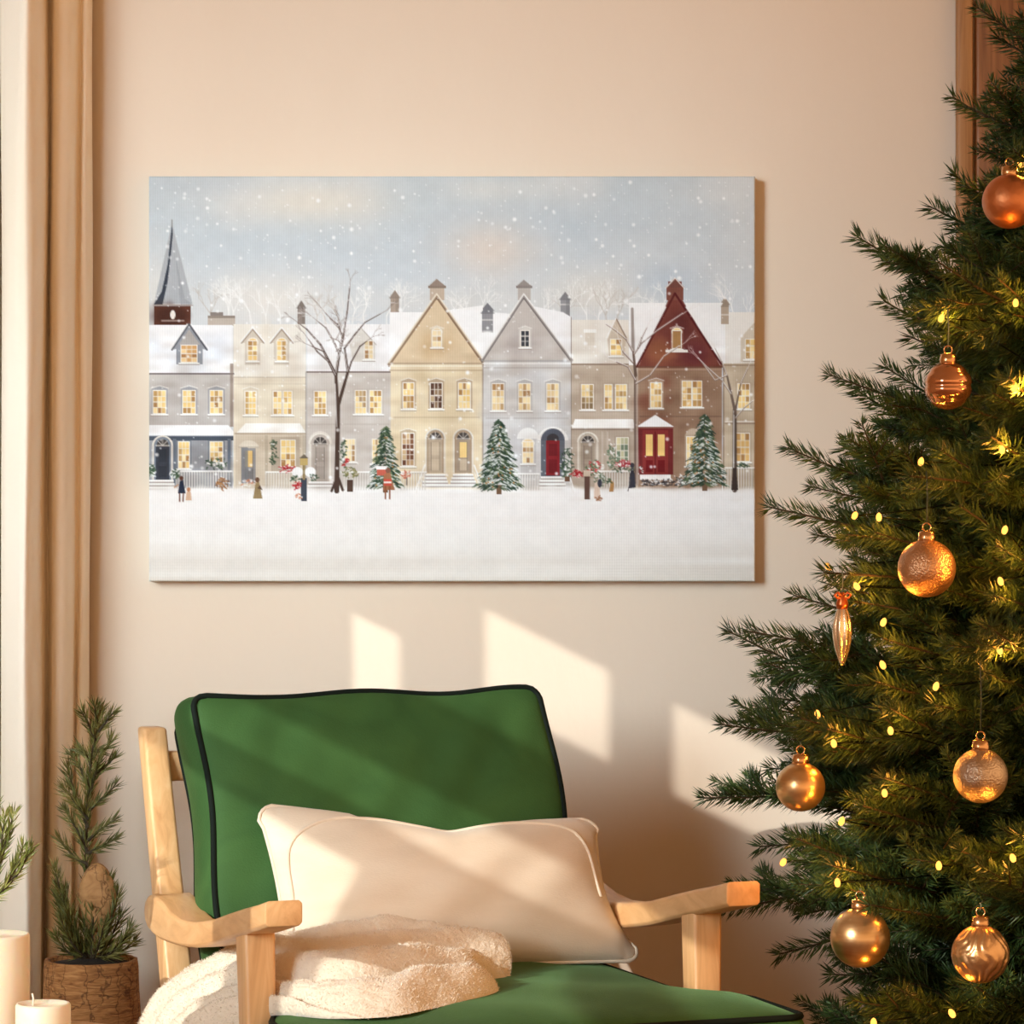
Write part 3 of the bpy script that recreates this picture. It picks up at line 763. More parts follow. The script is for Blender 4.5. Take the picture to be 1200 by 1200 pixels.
chair = empty('armchair', (-0.18, -0.56, 0), TH, label='green velvet armchair with dark piping and pale oak frame below the picture', cat='armchair')


def grid_cushion(a, b, c, n=36, nb=8, rc=0.03, bulge=0.03, edge=0.012, warp=None):
    """box cushion: half sizes a (x), b (second axis), c (thickness); returns verts fn-mapped + faces"""
    V, Fc, key = [], [], {}
    def vid(i, j, k):
        q = (i, j, k)
        if q in key: return key[q]
        u, v, w_ = 2 * i / n - 1, 2 * j / n - 1, 2 * k / nb - 1
        # denser sampling near edges
        u = math.sin(u * PI / 2) * .35 + u * .65; v = math.sin(v * PI / 2) * .35 + v * .65
        x, y = a * u, b * v
        dx, dy = abs(x) - (a - rc), abs(y) - (b - rc)
        if dx > 0 and dy > 0:
            L = math.hypot(dx, dy)
            mlt = max(dx, dy) / L if L else 1
            x = math.copysign(a - rc + dx * mlt, x); y = math.copysign(b - rc + dy * mlt, y)
        fu, fv = 1 - u ** 4, 1 - v ** 4
        z = w_ * (c + bulge * (max(fu, 0) * max(fv, 0)) ** .6)
        # side walls puff outwards slightly
        side = 1 - w_ * w_
        ex = 1 + edge * side / a; ey = 1 + edge * side / b
        p = Vector((x * ex, y * ey, z))
        if warp: p = warp(p, u, v, w_)
        key[q] = len(V); V.append(p)
        return key[q]
    for i in range(n):
        for j in range(n):
            Fc.append((vid(i, j, 0), vid(i, j + 1, 0), vid(i + 1, j + 1, 0), vid(i + 1, j, 0)))
            Fc.append((vid(i, j, nb), vid(i + 1, j, nb), vid(i + 1, j + 1, nb), vid(i, j + 1, nb)))
    for i in range(n):
        for k in range(nb):
            Fc.append((vid(i, 0, k), vid(i + 1, 0, k), vid(i + 1, 0, k + 1), vid(i, 0, k + 1)))
            Fc.append((vid(i, n, k), vid(i, n, k + 1), vid(i + 1, n, k + 1), vid(i + 1, n, k)))
            Fc.append((vid(0, i, k), vid(0, i, k + 1), vid(0, i + 1, k + 1), vid(0, i + 1, k)))
            Fc.append((vid(n, i, k), vid(n, i + 1, k), vid(n, i + 1, k + 1), vid(n, i, k + 1)))
    rim = {}
    for kk in (0, nb):
        rim[kk] = [V[vid(i, 0, kk)] for i in range(n)] + [V[vid(n, j, kk)] for j in range(n)] + [V[vid(i, n, kk)] for i in range(n, 0, -1)] + [V[vid(0, j, kk)] for j in range(n, 0, -1)]
    return V, Fc, rim


# back cushion: built flat (x across, y up, z towards the sitter), then tilted
REC = math.radians(25)
def back_warp(p, u, v, w_):
    p = p.copy()
    if w_ > 0.99 or w_ < -0.99:
        p.z += 0.0035 * hsh(p.x * 22, p.y * 18, 3) * (1 - u ** 6) * (1 - v ** 6)
    p.y += 0.0028 * math.sin(u * 6.2 + 2.2) * max(v, 0) + 0.003 * hsh(p.x * 9, 2) * abs(v)
    p.x += 0.005 * math.sin(v * 4.0 + 0.6) * abs(u) ** 3
    return p
Vb, Fb, rimb = grid_cushion(0.243, 0.190, 0.048, rc=0.018, bulge=0.022, warp=back_warp)
Mb = Matrix.Translation((-0.009, -0.039, 0.624)) @ Matrix.Rotation(-REC, 4, 'X') @ Matrix(((1, 0, 0, 0), (0, 0, -1, 0), (0, 1, 0, 0), (0, 0, 0, 1)))
bc = mesh_obj('back_cushion', [Mb @ v for v in Vb], Fb, m_velvet, chair)
for kk in (0, 8):
    tube('piping', [Mb @ v for v in rimb[kk]], 0.0042, m_pipe, bc, 8, True)['label'] = 'dark green piping'

# seat cushion, wider in front of the arm posts
def seat_warp(p, u, v, w_):
    p = p.copy()
    t = min(max((-p.y - 0.02) / 0.1, 0), 1); t = t * t * (3 - 2 * t)
    p.x *= 1 + (0.245 if p.x > 0 else 0.10) * t
    p.z += 0.003 * hsh(p.x * 14, p.y * 12) * (1 - u ** 6) * (1 - v ** 6)
    return p
Vs, Fs, rims = grid_cushion(0.262, 0.272, 0.055, rc=0.022, bulge=0.02, edge=0.01, warp=seat_warp)
Ms = Matrix.Translation((0.0, -0.385, 0.404))
seat = mesh_obj('seat_cushion', [Ms @ v for v in Vs], Fs, m_velvet, chair)
for kk in (0, 8):
    tube('piping', [Ms @ v for v in rims[kk]], 0.0042, m_pipe, seat, 8, True)['label'] = 'dark green piping'


def armrest(s):
    # profile stations along local y (front negative): y, z top, z bottom, x centre, half width
    st = [(0.035, 0.538, 0.530, 0.026), (0.03, 0.549, 0.518, 0.026), (0.018, 0.556, 0.511, 0.0275), (-0.005, 0.560, 0.507, 0.028), (-0.04, 0.556, 0.505, 0.0275), (-0.09, 0.547, 0.506, 0.026), (-0.15, 0.543, 0.509, 0.024), (-0.22, 0.548, 0.516, 0.023), (-0.30, 0.560, 0.529, 0.0225), (-0.38, 0.577, 0.546, 0.0225), (-0.45, 0.591, 0.560, 0.0225), (-0.51, 0.602, 0.572, 0.0225), (-0.552, 0.611, 0.581, 0.0225)]
    V, Fc = [], []
    for y, zt, zb, hw in st:
        xc = s * (0.3125 - hw)
        b = 0.004 if zt - zb > 0.02 else 0.003
        for x, z in ((-hw + b, zb), (hw - b, zb), (hw, zb + b), (hw, zt - b), (hw - b, zt), (-hw + b, zt), (-hw, zt - b), (-hw, zb + b)):
            V.append((xc + x, y, z))
    n = 8
    for i in range(len(st) - 1):
        for k in range(n):
            k2 = (k + 1) % n
            Fc.append((i * n + k, (i + 1) * n + k, (i + 1) * n + k2, i * n + k2))
    Fc.append(tuple(range(n))); Fc.append(tuple((len(st) - 1) * n + k for k in range(n))[::-1])
    o = mesh_obj('armrest', V, Fc, m_oak, chair)
    bevel(o, 0.0012, 2)
    return o


def post(name, p0, p1, w0, w1, mat=m_oakv, d0=None, d1=None):
    """tapered square post between two points; w half widths in x, d in y"""
    d0 = d0 or w0; d1 = d1 or w1
    V = []
    for p, w_, d_ in ((p0, w0, d0), (p1, w1, d1)):
        for sx, sy in ((-1, -1), (1, -1), (1, 1), (-1, 1)):
            V.append((p[0] + sx * w_, p[1] + sy * d_, p[2]))
    Fc = [(0, 3, 2, 1), (4, 5, 6, 7)] + [(k, (k + 1) % 4, 4 + (k + 1) % 4, 4 + k) for k in range(4)]
    return bevel(mesh_obj(name, V, Fc, mat, chair), 0.005, 3)


for s in (-1, 1):
    armrest(s)
    post('front_leg', (s * 0.283, -0.455, 0.0), (s * 0.289, -0.425, 0.563), 0.013, 0.0195, d0=0.015, d1=0.022)
post('back_post', (-0.285, -0.09, 0.30), (-0.287, 0.097, 0.772), 0.0185, 0.0165, d0=0.026, d1=0.018)
post('back_post', (0.232, -0.09, 0.30), (0.232, 0.09, 0.765), 0.0185, 0.0165, d0=0.026, d1=0.018)
post('rear_leg', (-0.285, 0.06, 0.0), (-0.285, -0.05, 0.33), 0.014, 0.0175)
post('rear_leg', (0.285, 0.06, 0.0), (0.285, -0.05, 0.50), 0.014, 0.0175)
for nm, lo, hi in (('front_rail', (-0.27, -0.56, 0.285), (0.27, -0.535, 0.34)), ('rear_rail', (-0.285, -0.075, 0.29), (0.285, -0.05, 0.345)),
                   ('side_rail', (-0.262, -0.56, 0.285), (-0.24, -0.05, 0.34)), ('side_rail', (0.24, -0.56, 0.285), (0.262, -0.05, 0.34)),
                   ('back_rail', (-0.27, -0.008, 0.50), (0.3, 0.012, 0.545)), ('back_rail', (-0.27, 0.075, 0.70), (0.24, 0.093, 0.74))):
    bm = bmesh.new(); box(bm, lo, hi)
    bevel(bm_obj(nm, bm, m_oak, chair), 0.005)


# ------------------------------------------------------------------ cushion on the chair
def chair_pt(x, y, z):
    c, s = math.cos(TH), math.sin(TH)
    return Vector((-0.18 + x * c - y * s, -0.56 + x * s + y * c, z))

m_linen = mat_noise('cream_linen', lin(222, 206, 182), lin(230, 216, 194), scale=14, rough=0.9, bump=0.35, bscale=260, bdist=0.001, stretch=(1.0, 1.0, 3.0), Sheen_Weight=0.3).m

pil = empty('lumbar_pillow', chair_pt(0.035, -0.19, 0.46), TH, label='plump cream linen lumbar pillow with piped seam leaning on the chair back', cat='cushion')
PA, PB, PT = 0.232, 0.112, 0.072
LEAN = math.radians(32)
def pil_pt(u, v, side):
    rx, ry = 0.11, 0.20                     # rounded corners
    ex, ey = abs(u) - (1 - rx), abs(v) - (1 - ry)
    if ex > 0 and ey > 0:
        gx, gy = ex / rx, ey / ry
        k = max(gx, gy) / math.hypot(gx, gy)
        u = math.copysign(1 - rx + ex * k, u); v = math.copysign(1 - ry + ey * k, v)
        cu = cv = 1 - max(gx, gy)
        cu *= 2 * rx; cv *= 2 * ry
    else:
        cu, cv = 1 - u * u, 1 - v * v
    x = PA * u * (1 - 0.05 * cv)
    # top edge sags to the middle, corners stay pointed
    y = PB * v * (1 - 0.05 * cu)
    if v > 0:
        y -= v ** 2 * (0.028 * math.exp(-((u - 0.02) / 0.42) ** 2) - 0.006 * (1 if u < -.5 else 0) * abs(u))
    y += 0.016 * (-u) * max(v, 0)
    if v < 0:
        x += 0.025 * v * v * (1 if u > 0 else -.5) * abs(u)
    z = side * PT * (max(cu, 0) ** 0.55) * (max(cv, 0) ** 0.5)
    # soft dents
    z += side * 0.006 * hsh(u * 3.1, v * 2.7, 1.5) * cu * cv
    z -= side * 0.014 * math.exp(-((u - 0.06) / 0.1) ** 2) * max(v, 0) ** 2 * cu * (cv ** .3)
    p = Vector((x, -z, y))              # z towards the viewer = local -y
    q = Matrix.Rotation(-LEAN, 3, 'X') @ (p + Vector((0, 0, PB)))
    return q + Vector((0, -0.04, 0.013))
NU, NV = 56, 32
V, Fc = [], []
ids = {}
for side in (1, -1):
    for i in range(NU + 1):
        for j in range(NV + 1):
            u, v = 2 * i / NU - 1, 2 * j / NV - 1
            u = math.sin(u * PI / 2) * .6 + u * .4; v = math.sin(v * PI / 2) * .6 + v * .4
            edge = i in (0, NU) or j in (0, NV)
            if edge and side == -1:
                ids[(side, i, j)] = ids[(1, i, j)]; continue
            ids[(side, i, j)] = len(V); V.append(pil_pt(u, v, side))
    for i in range(NU):
        for j in range(NV):
            f = (ids[(side, i, j)], ids[(side, i + 1, j)], ids[(side, i + 1, j + 1)], ids[(side, i, j + 1)])
            Fc.append(f if side == 1 else f[::-1])
cov = mesh_obj('pillow_cover', V, Fc, m_linen, pil)
edge_pts = []
for k in range(0, 48): edge_pts.append(pil_pt(-1 + 2 * k / 48, 1, 1))
for k in range(0, 24): edge_pts.append(pil_pt(1, 1 - 2 * k / 24, 1))
for k in range(0, 48): edge_pts.append(pil_pt(1 - 2 * k / 48, -1, 1))
for k in range(0, 24): edge_pts.append(pil_pt(-1, -1 + 2 * k / 24, 1))
tube('piping', edge_pts, 0.0027, m_linen, pil, 8, True)
sm = []
ctrl = [(-.955, -.55), (-.95, 0.0), (-.945, .25), (-.92, .45), (-.85, .60), (-.7, .74), (-.5, .83), (-.25, .88), (0.0, .90), (.1, .90), (.35, .86), (.6, .80), (.78, .71), (.86, .56), (.9, .34), (.915, .05), (.92, -.3)]
for k in range(len(ctrl) - 1):
    for q in range(6):
        t = q / 6
        p0, p1, p2, p3 = ctrl[max(k - 1, 0)], ctrl[k], ctrl[k + 1], ctrl[min(k + 2, len(ctrl) - 1)]
        cr = [0.5 * ((2 * p1[i]) + (-p0[i] + p2[i]) * t + (2 * p0[i] - 5 * p1[i] + 4 * p2[i] - p3[i]) * t * t + (-p0[i] + 3 * p1[i] - 3 * p2[i] + p3[i]) * t ** 3) for i in (0, 1)]
        sm.append(pil_pt(cr[0], cr[1], 1))
tube('seam', sm, 0.0028, m_linen, pil, 8)


# ------------------------------------------------------------------ fluffy throw
def fur_mat():
    m = mat_noise('cream_fur', lin(228, 214, 192), lin(236, 224, 204), scale=40, rough=0.95, bump=0.8, bscale=150, bdist=0.004, Sheen_Weight=0.5, Sheen_Roughness=0.5)
    return m.m
m_fur = fur_mat()

def build_throw():
    rng = random.Random(4)
    path = [(0.060, 0.462), (0.035, 0.468), (-0.02, 0.474), (-0.09, 0.478), (-0.17, 0.478), (-0.235, 0.473), (-0.278, 0.462), (-0.322, 0.435), (-0.340, 0.39), (-0.348, 0.33), (-0.35, 0.26), (-0.35, 0.20)]
    # ly of the back and the front edge along the path
    rows = [(-0.305, -0.40), (-0.275, -0.435), (-0.255, -0.485), (-0.245, -0.545), (-0.235, -0.60), (-0.17, -0.565), (-0.16, -0.45), (-0.15, -0.40), (-0.145, -0.40), (-0.14, -0.40), (-0.14, -0.40), (-0.14, -0.40)]
    NU_, NV_ = 130, 170
    def samp(tab, t):
        f = t * (len(tab) - 1); i = min(int(f), len(tab) - 2); q = f - i
        p0, p1, p2, p3 = tab[max(i - 1, 0)], tab[i], tab[i + 1], tab[min(i + 2, len(tab) - 1)]
        return [0.5 * ((2 * p1[k]) + (-p0[k] + p2[k]) * q + (2 * p0[k] - 5 * p1[k] + 4 * p2[k] - p3[k]) * q * q + (-p0[k] + 3 * p1[k] - 3 * p2[k] + p3[k]) * q ** 3) for k in (0, 1)]
    V, top = [], []
    Fc = []
    for i in range(NU_ + 1):
        t = i / NU_
        x, z = samp(path, t); xa, za = samp(path, min(t + .01, 1)); xb, zb = samp(path, max(t - .01, 0))
        tx, tz = xa - xb, za - zb
        L = math.hypot(tx, tz) or 1; nx, nz = tz / L, -tx / L           # outward normal (up on the seat, left on the drop)
        yb, yf = samp(rows, t)
        for j in range(NV_ + 1):
            v = j / NV_
            y = yb + (yf - yb) * v
            ed = max(1 - abs(2 * v - 1) ** 7, 0) ** .5
            te = 0.0 if v < .5 else (0.13 if v > .62 else 0.13 * (v - .5) / .12)
            q = min(max((t - te) / .085, 0), 1); endc = math.sqrt(q * (2 - q))
            vv = v + 0.045 * math.sin(t * 6 + 1) + 0.02 * math.sin(t * 15 + v * 4) + .35 * max(t - .4, 0)
            nr = 3.2 + .9 * min(t * 1.8, 1) + .8 * min(max((t - .4) * 4, 0), 1)
            vp = vv * nr + .22
            ph = vp % 1.0
            ridge = max(math.sin(PI * ph ** .8), 0) ** .75
            A = (0.092 - 0.066 * v) * (1 - .42 * min(max((t - .40) / .14, 0), 1) * (1 - v)) * (.75 + .25 * min(t * 6, 1)) + 0.006 * math.sin(2.1 * math.floor(vp) + 9 * t)
            h = ed * endc * (A * (.06 + .94 * ridge) + 0.004 * hsh(x * 30, y * 30, z * 30) + 0.0014 * hsh(x * 160 + 3, y * 150, z * 150))
            cap = .105 - .045 * min(max((t - .20) / .18, 0), 1)
            if h > cap - .02: h = cap - .02 + .02 * math.tanh((h - cap + .02) / .02)
            if .34 < t: h = h * (1 - .22 * min(max((t - .45) / .15, 0), 1))
            # stay below the armrest
            zc = z + nz * h
            V.append(Vector((x + nx * h, y, zc))); top.append((nx, nz))
    n1 = len(V)
    for i in range(NU_ + 1):
        t = i / NU_
        x, z = samp(path, t); yb, yf = samp(rows, t)
        for j in range(NV_ + 1):
            V.append(Vector((x, yb + (yf - yb) * j / NV_, z - 0.0)))
    r = NV_ + 1
    for i in range(NU_):
        for j in range(NV_):
            a = i * r + j
            Fc.append((a, a + 1, a + r + 1, a + r)); Fc.append((n1 + a, n1 + a + r, n1 + a + r + 1, n1 + a + 1))
    bd = [(i * r, (i + 1) * r) for i in range(NU_)] + [((i + 1) * r + NV_, i * r + NV_) for i in range(NU_)] + [(j + 1, j) for j in range(NV_)] + [(NU_ * r + j, NU_ * r + j + 1) for j in range(NV_)]
    for a, b in bd: Fc.append((a, b, n1 + b, n1 + a))
    # fibres
    nfib = 52000
    for _ in range(nfib):
        i, j = rng.randrange(1, NU_), rng.randrange(1, NV_)
        a = V[i * r + j]; b = V[(i + 1) * r + j]; c = V[i * r + j + 1]
        p = a + (b - a) * rng.random() + (c - a) * rng.random()
        nn = (b - a).cross(c - a)
        if nn.length < 1e-9: continue
        nn.normalize()
        if nn.dot(Vector((top[i * r + j][0], 0, top[i * r + j][1]))) < 0: nn = -nn
        d = (nn + Vector((rng.uniform(-1, 1), rng.uniform(-1, 1), rng.uniform(-1, 1))) * 0.75).normalized()
        sd = d.cross(Vector((rng.uniform(-1, 1), rng.uniform(-1, 1), rng.uniform(-1, 1)))).normalized() * 0.0006
        Ln = rng.uniform(0.0015, 0.0038)
        k = len(V)
        V += [p - sd - nn * .001, p + sd - nn * .001, p + d * Ln]
        Fc.append((k, k + 1, k + 2))
    o = mesh_obj('throw_blanket', [chair_pt(*v) for v in V], Fc, m_fur)
    tag(o, 'fluffy cream throw blanket lying in folds over the left side of the green seat', 'blanket')

build_throw()


# ------------------------------------------------------------------ conifer sprays
def needles(rng, twigs, dens, nl, nw, fwd=(38, 62), flat=0.0, up=0.0):
    """twigs: list of (pts array). returns verts (N,3), quads (M,4)"""
    Ps, Ts, Ls = [], [], []
    for pts, taper in twigs:
        pts = np.asarray(pts, float)
        seg = np.diff(pts, axis=0); sl = np.linalg.norm(seg, axis=1)
        cum = np.concatenate([[0], np.cumsum(sl)]); tot = cum[-1]
        n = max(int(tot * dens), 6)
        s = (np.arange(n) + rng.random(n)) / n * tot
        s = np.concatenate([s, np.full(7, tot * .995)])
        k = np.clip(np.searchsorted(cum, s) - 1, 0, len(sl) - 1)
        q = (s - cum[k]) / sl[k]
        Ps.append(pts[k] + seg[k] * q[:, None]); Ts.append(seg[k] / sl[k][:, None])
        l = nl * (0.75 + .4 * rng.random(len(s))) * np.where(s > tot * .92, .8, 1)
        if taper: l *= 1 - .35 * (s / tot)
        Ls.append(l)
    Pn, T, L = np.concatenate(Ps), np.concatenate(Ts), np.concatenate(Ls)
    n = len(Pn)
    R = rng.normal(size=(n, 3)); R[:, 2] = R[:, 2] * (1 - flat) + up
    U = R - T * (R * T).sum(1)[:, None]; U /= np.linalg.norm(U, axis=1)[:, None] + 1e-9
    a = np.radians(rng.uniform(fwd[0], fwd[1], n))
    D = T * np.cos(a)[:, None] + U * np.sin(a)[:, None]
    Sd = np.cross(D, rng.normal(size=(n, 3))); Sd /= np.linalg.norm(Sd, axis=1)[:, None] + 1e-9
    w = (nw * .5)
    tip = Pn + D * L[:, None] + T * (L * .12)[:, None]
    mid = Pn + D * (L * .45)[:, None]
    V = np.stack([Pn, mid + Sd * w, tip, mid - Sd * w], 1).reshape(-1, 3)
    Q = np.arange(n * 4).reshape(n, 4)
    return V, Q


def twig_wood(twigs, r0):
    V, Fc = [], []
    for pts, taper in twigs:
        n = len(pts)
        v, f = tube_data(pts, [r0 * (1 - .75 * i / (n - 1)) * (1 if not taper else .5) for i in range(n)], 5, False, len(V))
        V += v; Fc += f
    return np.array([tuple(v) for v in V]), Fc


def make_spray(seed, L, side=0.16, dens=1500, nl=0.027, nw=0.0021, curve=0.08, r0=0.004):
    rng = np.random.default_rng(seed)
    def ax(p0, d, ln, bend, n=7):
        pts = [np.array(p0, float)]; d = np.array(d, float); d /= np.linalg.norm(d)
        for i in range(n):
            d = d + np.array([0, 0, bend / n]) + rng.normal(size=3) * .035; d /= np.linalg.norm(d)
            pts.append(pts[-1] + d * ln / n)
        return np.array(pts)
    main = ax((0, 0, 0), (1, 0, 0), L, curve, 10)
    tw = [(main, False)]
    t = max(0.10 / L, .12) if L > .3 else .2
    sgn = 1
    while t < max(.45, 1 - .11 / L):
        f = t * 10; i = min(int(f), 9); p = main[i] + (main[i + 1] - main[i]) * (f - i)
        ln = min(side, .055 + (1 - t) * L * .45) * rng.uniform(.75, 1.1)
        an = math.radians(rng.uniform(36, 54))
        d = (math.cos(an), sgn * math.sin(an), rng.uniform(-.3, .3))
        st = ax(p, d, ln, curve, 6); tw.append((st, True))
        if ln > .09:
            for q in (.35, .6):
                for s2 in (-1, 1):
                    k = int(q * 6); pp = st[k]; dd = st[k + 1] - st[k]
                    dd = dd / np.linalg.norm(dd); pr = np.cross(dd, [0, 0, 1.0])
                    tw.append((ax(pp, dd * .75 + pr * s2 * .65 + rng.normal(size=3) * .1, ln * (.45 if q < .5 else .33), curve, 4), True))
        sgn = -sgn
        t += rng.uniform(.03, .05) / L
    V, Q = needles(rng, tw, dens, nl, nw)
    # needles all along the inner twig are sparse near the trunk
    Wv, Wf = twig_wood(tw, r0)
    return V, Q, Wv, Wf


def needle_mat(name, c1, c2, c3):
    m = NT(name)
    tc = m.n('ShaderNodeTexCoord'); gi = m.n('ShaderNodeNewGeometry'); oi = m.n('ShaderNodeObjectInfo')
    no = m.n('ShaderNodeTexNoise', Scale=26.0, Detail=3)
    m.l(tc, 'Object', no, 'Vector')
    ad_ = m.n('ShaderNodeMath', operation='MULTIPLY_ADD'); m.l(gi, 'Random Per Island', ad_, 0); ad_.inputs[1].default_value = .45; m.l(no, 0, ad_, 2)
    r = m.ramp([(0.4, c1), (0.72, c2), (1.0, c3)])
    m.l(ad_, 0, r, 0); m.l(r, 0, m.b, 'Base Color')
    m.set(Roughness=0.5, Specular_IOR_Level=0.35)
    return m.m


m_needle = needle_mat('spruce_needles', lin(28, 50, 24), lin(46, 70, 32), lin(80, 100, 48))
m_bark = mat_noise('twig_bark', lin(46, 40, 24), lin(70, 56, 34), scale=60, rough=0.85, bump=0.5).m


def spray_mesh(name, data):
    V, Q, Wv, Wf = data
    me = bpy.data.meshes.new(name)
    allV = np.concatenate([V, Wv])
    faces = Q.tolist() + [tuple(len(V) + i for i in f) for f in Wf]
    me.from_pydata(allV.tolist(), [], faces)
    me.materials.append(m_needle); me.materials.append(m_bark)
    mi = np.zeros(len(faces), np.int32); mi[len(Q):] = 1
    me.polygons.foreach_set('material_index', mi)
    me.update()
    return me


# ------------------------------------------------------------------ Christmas tree
TX, TY = 0.80, -0.72
TS = F / (TY + CD)
def tree_R(z): return max(0.165 + 0.346 * (1.725 - z), 0.02)

tree = empty('christmas_tree', (TX, TY, 0), label='tall spruce Christmas tree with lights and gold balls in front of the wooden door', cat='tree')
tube('trunk', [(0, 0, 0.06), (0.004, 0, 0.7), (-0.003, 0.002, 1.4), (0, 0, 2.2)], [0.038, 0.03, 0.02, 0.005], m_bark, tree, 12)
lathe('tree_stand', [(0.17, 0.0), (0.18, 0.02), (0.15, 0.05), (0.075, 0.07), (0.07, 0.14), (0.05, 0.14), (0.045, 0.08)], NT('stand_metal').set(Base_Color=lin(40, 44, 40), Metallic=0.8, Roughness=0.5).m, tree)

SL = [0.12, 0.19, 0.27, 0.36, 0.46, 0.57, 0.68]
sprays = {}
for i, L in enumerate(SL):
    for k in range(2):
        sprays[(i, k)] = spray_mesh('branch', make_spray(11 * i + k + 1, L))
rt = random.Random(21)

def branch_matrix(base, tip, roll):
    d = (tip - base); L = d.length; x = d.normalized()
    y = Vector((0, 0, 1)).cross(x)
    y = y.normalized() if y.length > 1e-4 else Vector((0, 1, 0))
    z = x.cross(y)
    M = Matrix((x, y, z)).transposed().to_4x4() @ Matrix.Rotation(roll, 4, 'X')
    i = min(range(len(SL)), key=lambda q: abs(SL[q] - L))
    return Matrix.Translation(base) @ M @ Matrix.Scale(L / SL[i], 4), i

def elev(z):
    # steep at the top, drooping at the skirt
    t = min(max((z - 0.35) / 1.5, 0), 1)
    return math.radians(-10 + 42 * t)

branches = []      # (matrix, spray index, visible score)
def add_branch(tip_local, el, roll=None, jit=0.0):
    hd = math.hypot(tip_local.x, tip_local.y)
    base = Vector((0, 0, tip_local.z - hd * math.tan(el)))
    base.z = max(base.z, 0.2)
    M, i = branch_matrix(base, tip_local, rt.uniform(-.5, .5) if roll is None else roll)
    branches.append((M, (i, rt.randrange(2)), tip_local))

# tips that make the left outline
TIPS = [(1145, 15, 30), (1117, 110, 26), (1112, 205, 30), (1085, 252, 24), (993, 301, 22), (1026, 372, 24), (974, 434, 24), (985, 508, 18), (927, 514, 22), (952, 562, 12),
        (904, 590, 16), (932, 692, 14), (880, 735, 14), (838, 777, 18), (890, 820, 8), (838, 866, 6), (820, 957, -2), (880, 1040, -6), (846, 1085, -12), (975, 1168, -8), (1000, 1195, -12)]
for px, py, e in TIPS:
    p = P(px, py, TY + rt.uniform(-.06, .04)) - Vector((TX, TY, 0))
    add_branch(p, math.radians(e))
    # a sister spray just inside it, a little behind and below
    q = p * 1.0; q.x *= .86; q.z -= .035; q.y += rt.uniform(.03, .10)
    add_branch(q, math.radians(e - 4))
# the body of the tree
z = 0.24
az = 0.4
while z < 2.12:
    R = tree_R(z)
    n = max(3, int(5 + R * 9))
    for k in range(n):
        az += 2.39996 + rt.uniform(-.2, .2)
        r = R * rt.uniform(.72, .98)
        zz = z + rt.uniform(-.02, .02)
        p = Vector((math.cos(az) * r, math.sin(az) * r, zz))
        if p.y > -TY - 0.05: p.y = -TY - 0.05
        if p.x < 0 and math.hypot(p.x, p.y) > 0 and abs(math.sin(az)) < .45:
            p.x *= .84                                     # leave the outline to the tips above
        if zz < .5 and p.x < -.38: p.x = -.38              # keeps clear of the armchair
        if .44 < zz < .575 and p.x < -.24: continue       # the open gap above the lowest left branch
        add_branch(p, elev(zz) + rt.uniform(-.1, .1))
    z += 0.062
add_branch(Vector((0.01, 0, 2.28)), math.radians(88))


# ------------------------------------------------------------------ ornaments
def surf(px, py, f=1.03):
    """point on the front of the tree's cone seen at that pixel"""
    y = TY
    for _ in range(12):
        p = P(px, py, y)
        R = tree_R(p.z) * f
        dx = p.x - TX
        y = TY - math.sqrt(max(R * R - dx * dx, 0.0016))
    return P(px, py, y)


def metal(name, c1, c2, rough, scale=30, bump=0.0, bscale=80, stretch=(1, 1, 1), bdist=0.002, glit=False):
    m = mat_noise(name, c1, c2, scale=scale, rough=rough, bump=bump, bscale=bscale, stretch=stretch, bdist=bdist, Metallic=0.9)
    if glit:
        tc = m.n('ShaderNodeTexCoord'); vo = m.n('ShaderNodeTexVoronoi', Scale=420.0)
        m.l(tc, 'Object', vo, 'Vector')
        bp = m.n('ShaderNodeBump', Strength=0.7, Distance=0.001); m.l(vo, 'Distance', bp, 'Height'); m.l(bp, 0, m.b, 'Normal')
    return m.m


m_cap = NT('cap_metal').set(Base_Color=lin(214, 168, 120), Metallic=1.0, Roughness=0.25).m
m_string = NT('thin_string').set(Base_Color=lin(110, 120, 96), Roughness=0.6).m
m_strd = NT('dark_cord').set(Base_Color=lin(50, 70, 64), Roughness=0.6).m


def ball_profile(r, n=28, sq=1.0):
    return [(r * math.sin(PI * i / n) + (0.0004 if i in (0, n) else 0), -r * sq * math.cos(PI * i / n)) for i in range(n + 1)]


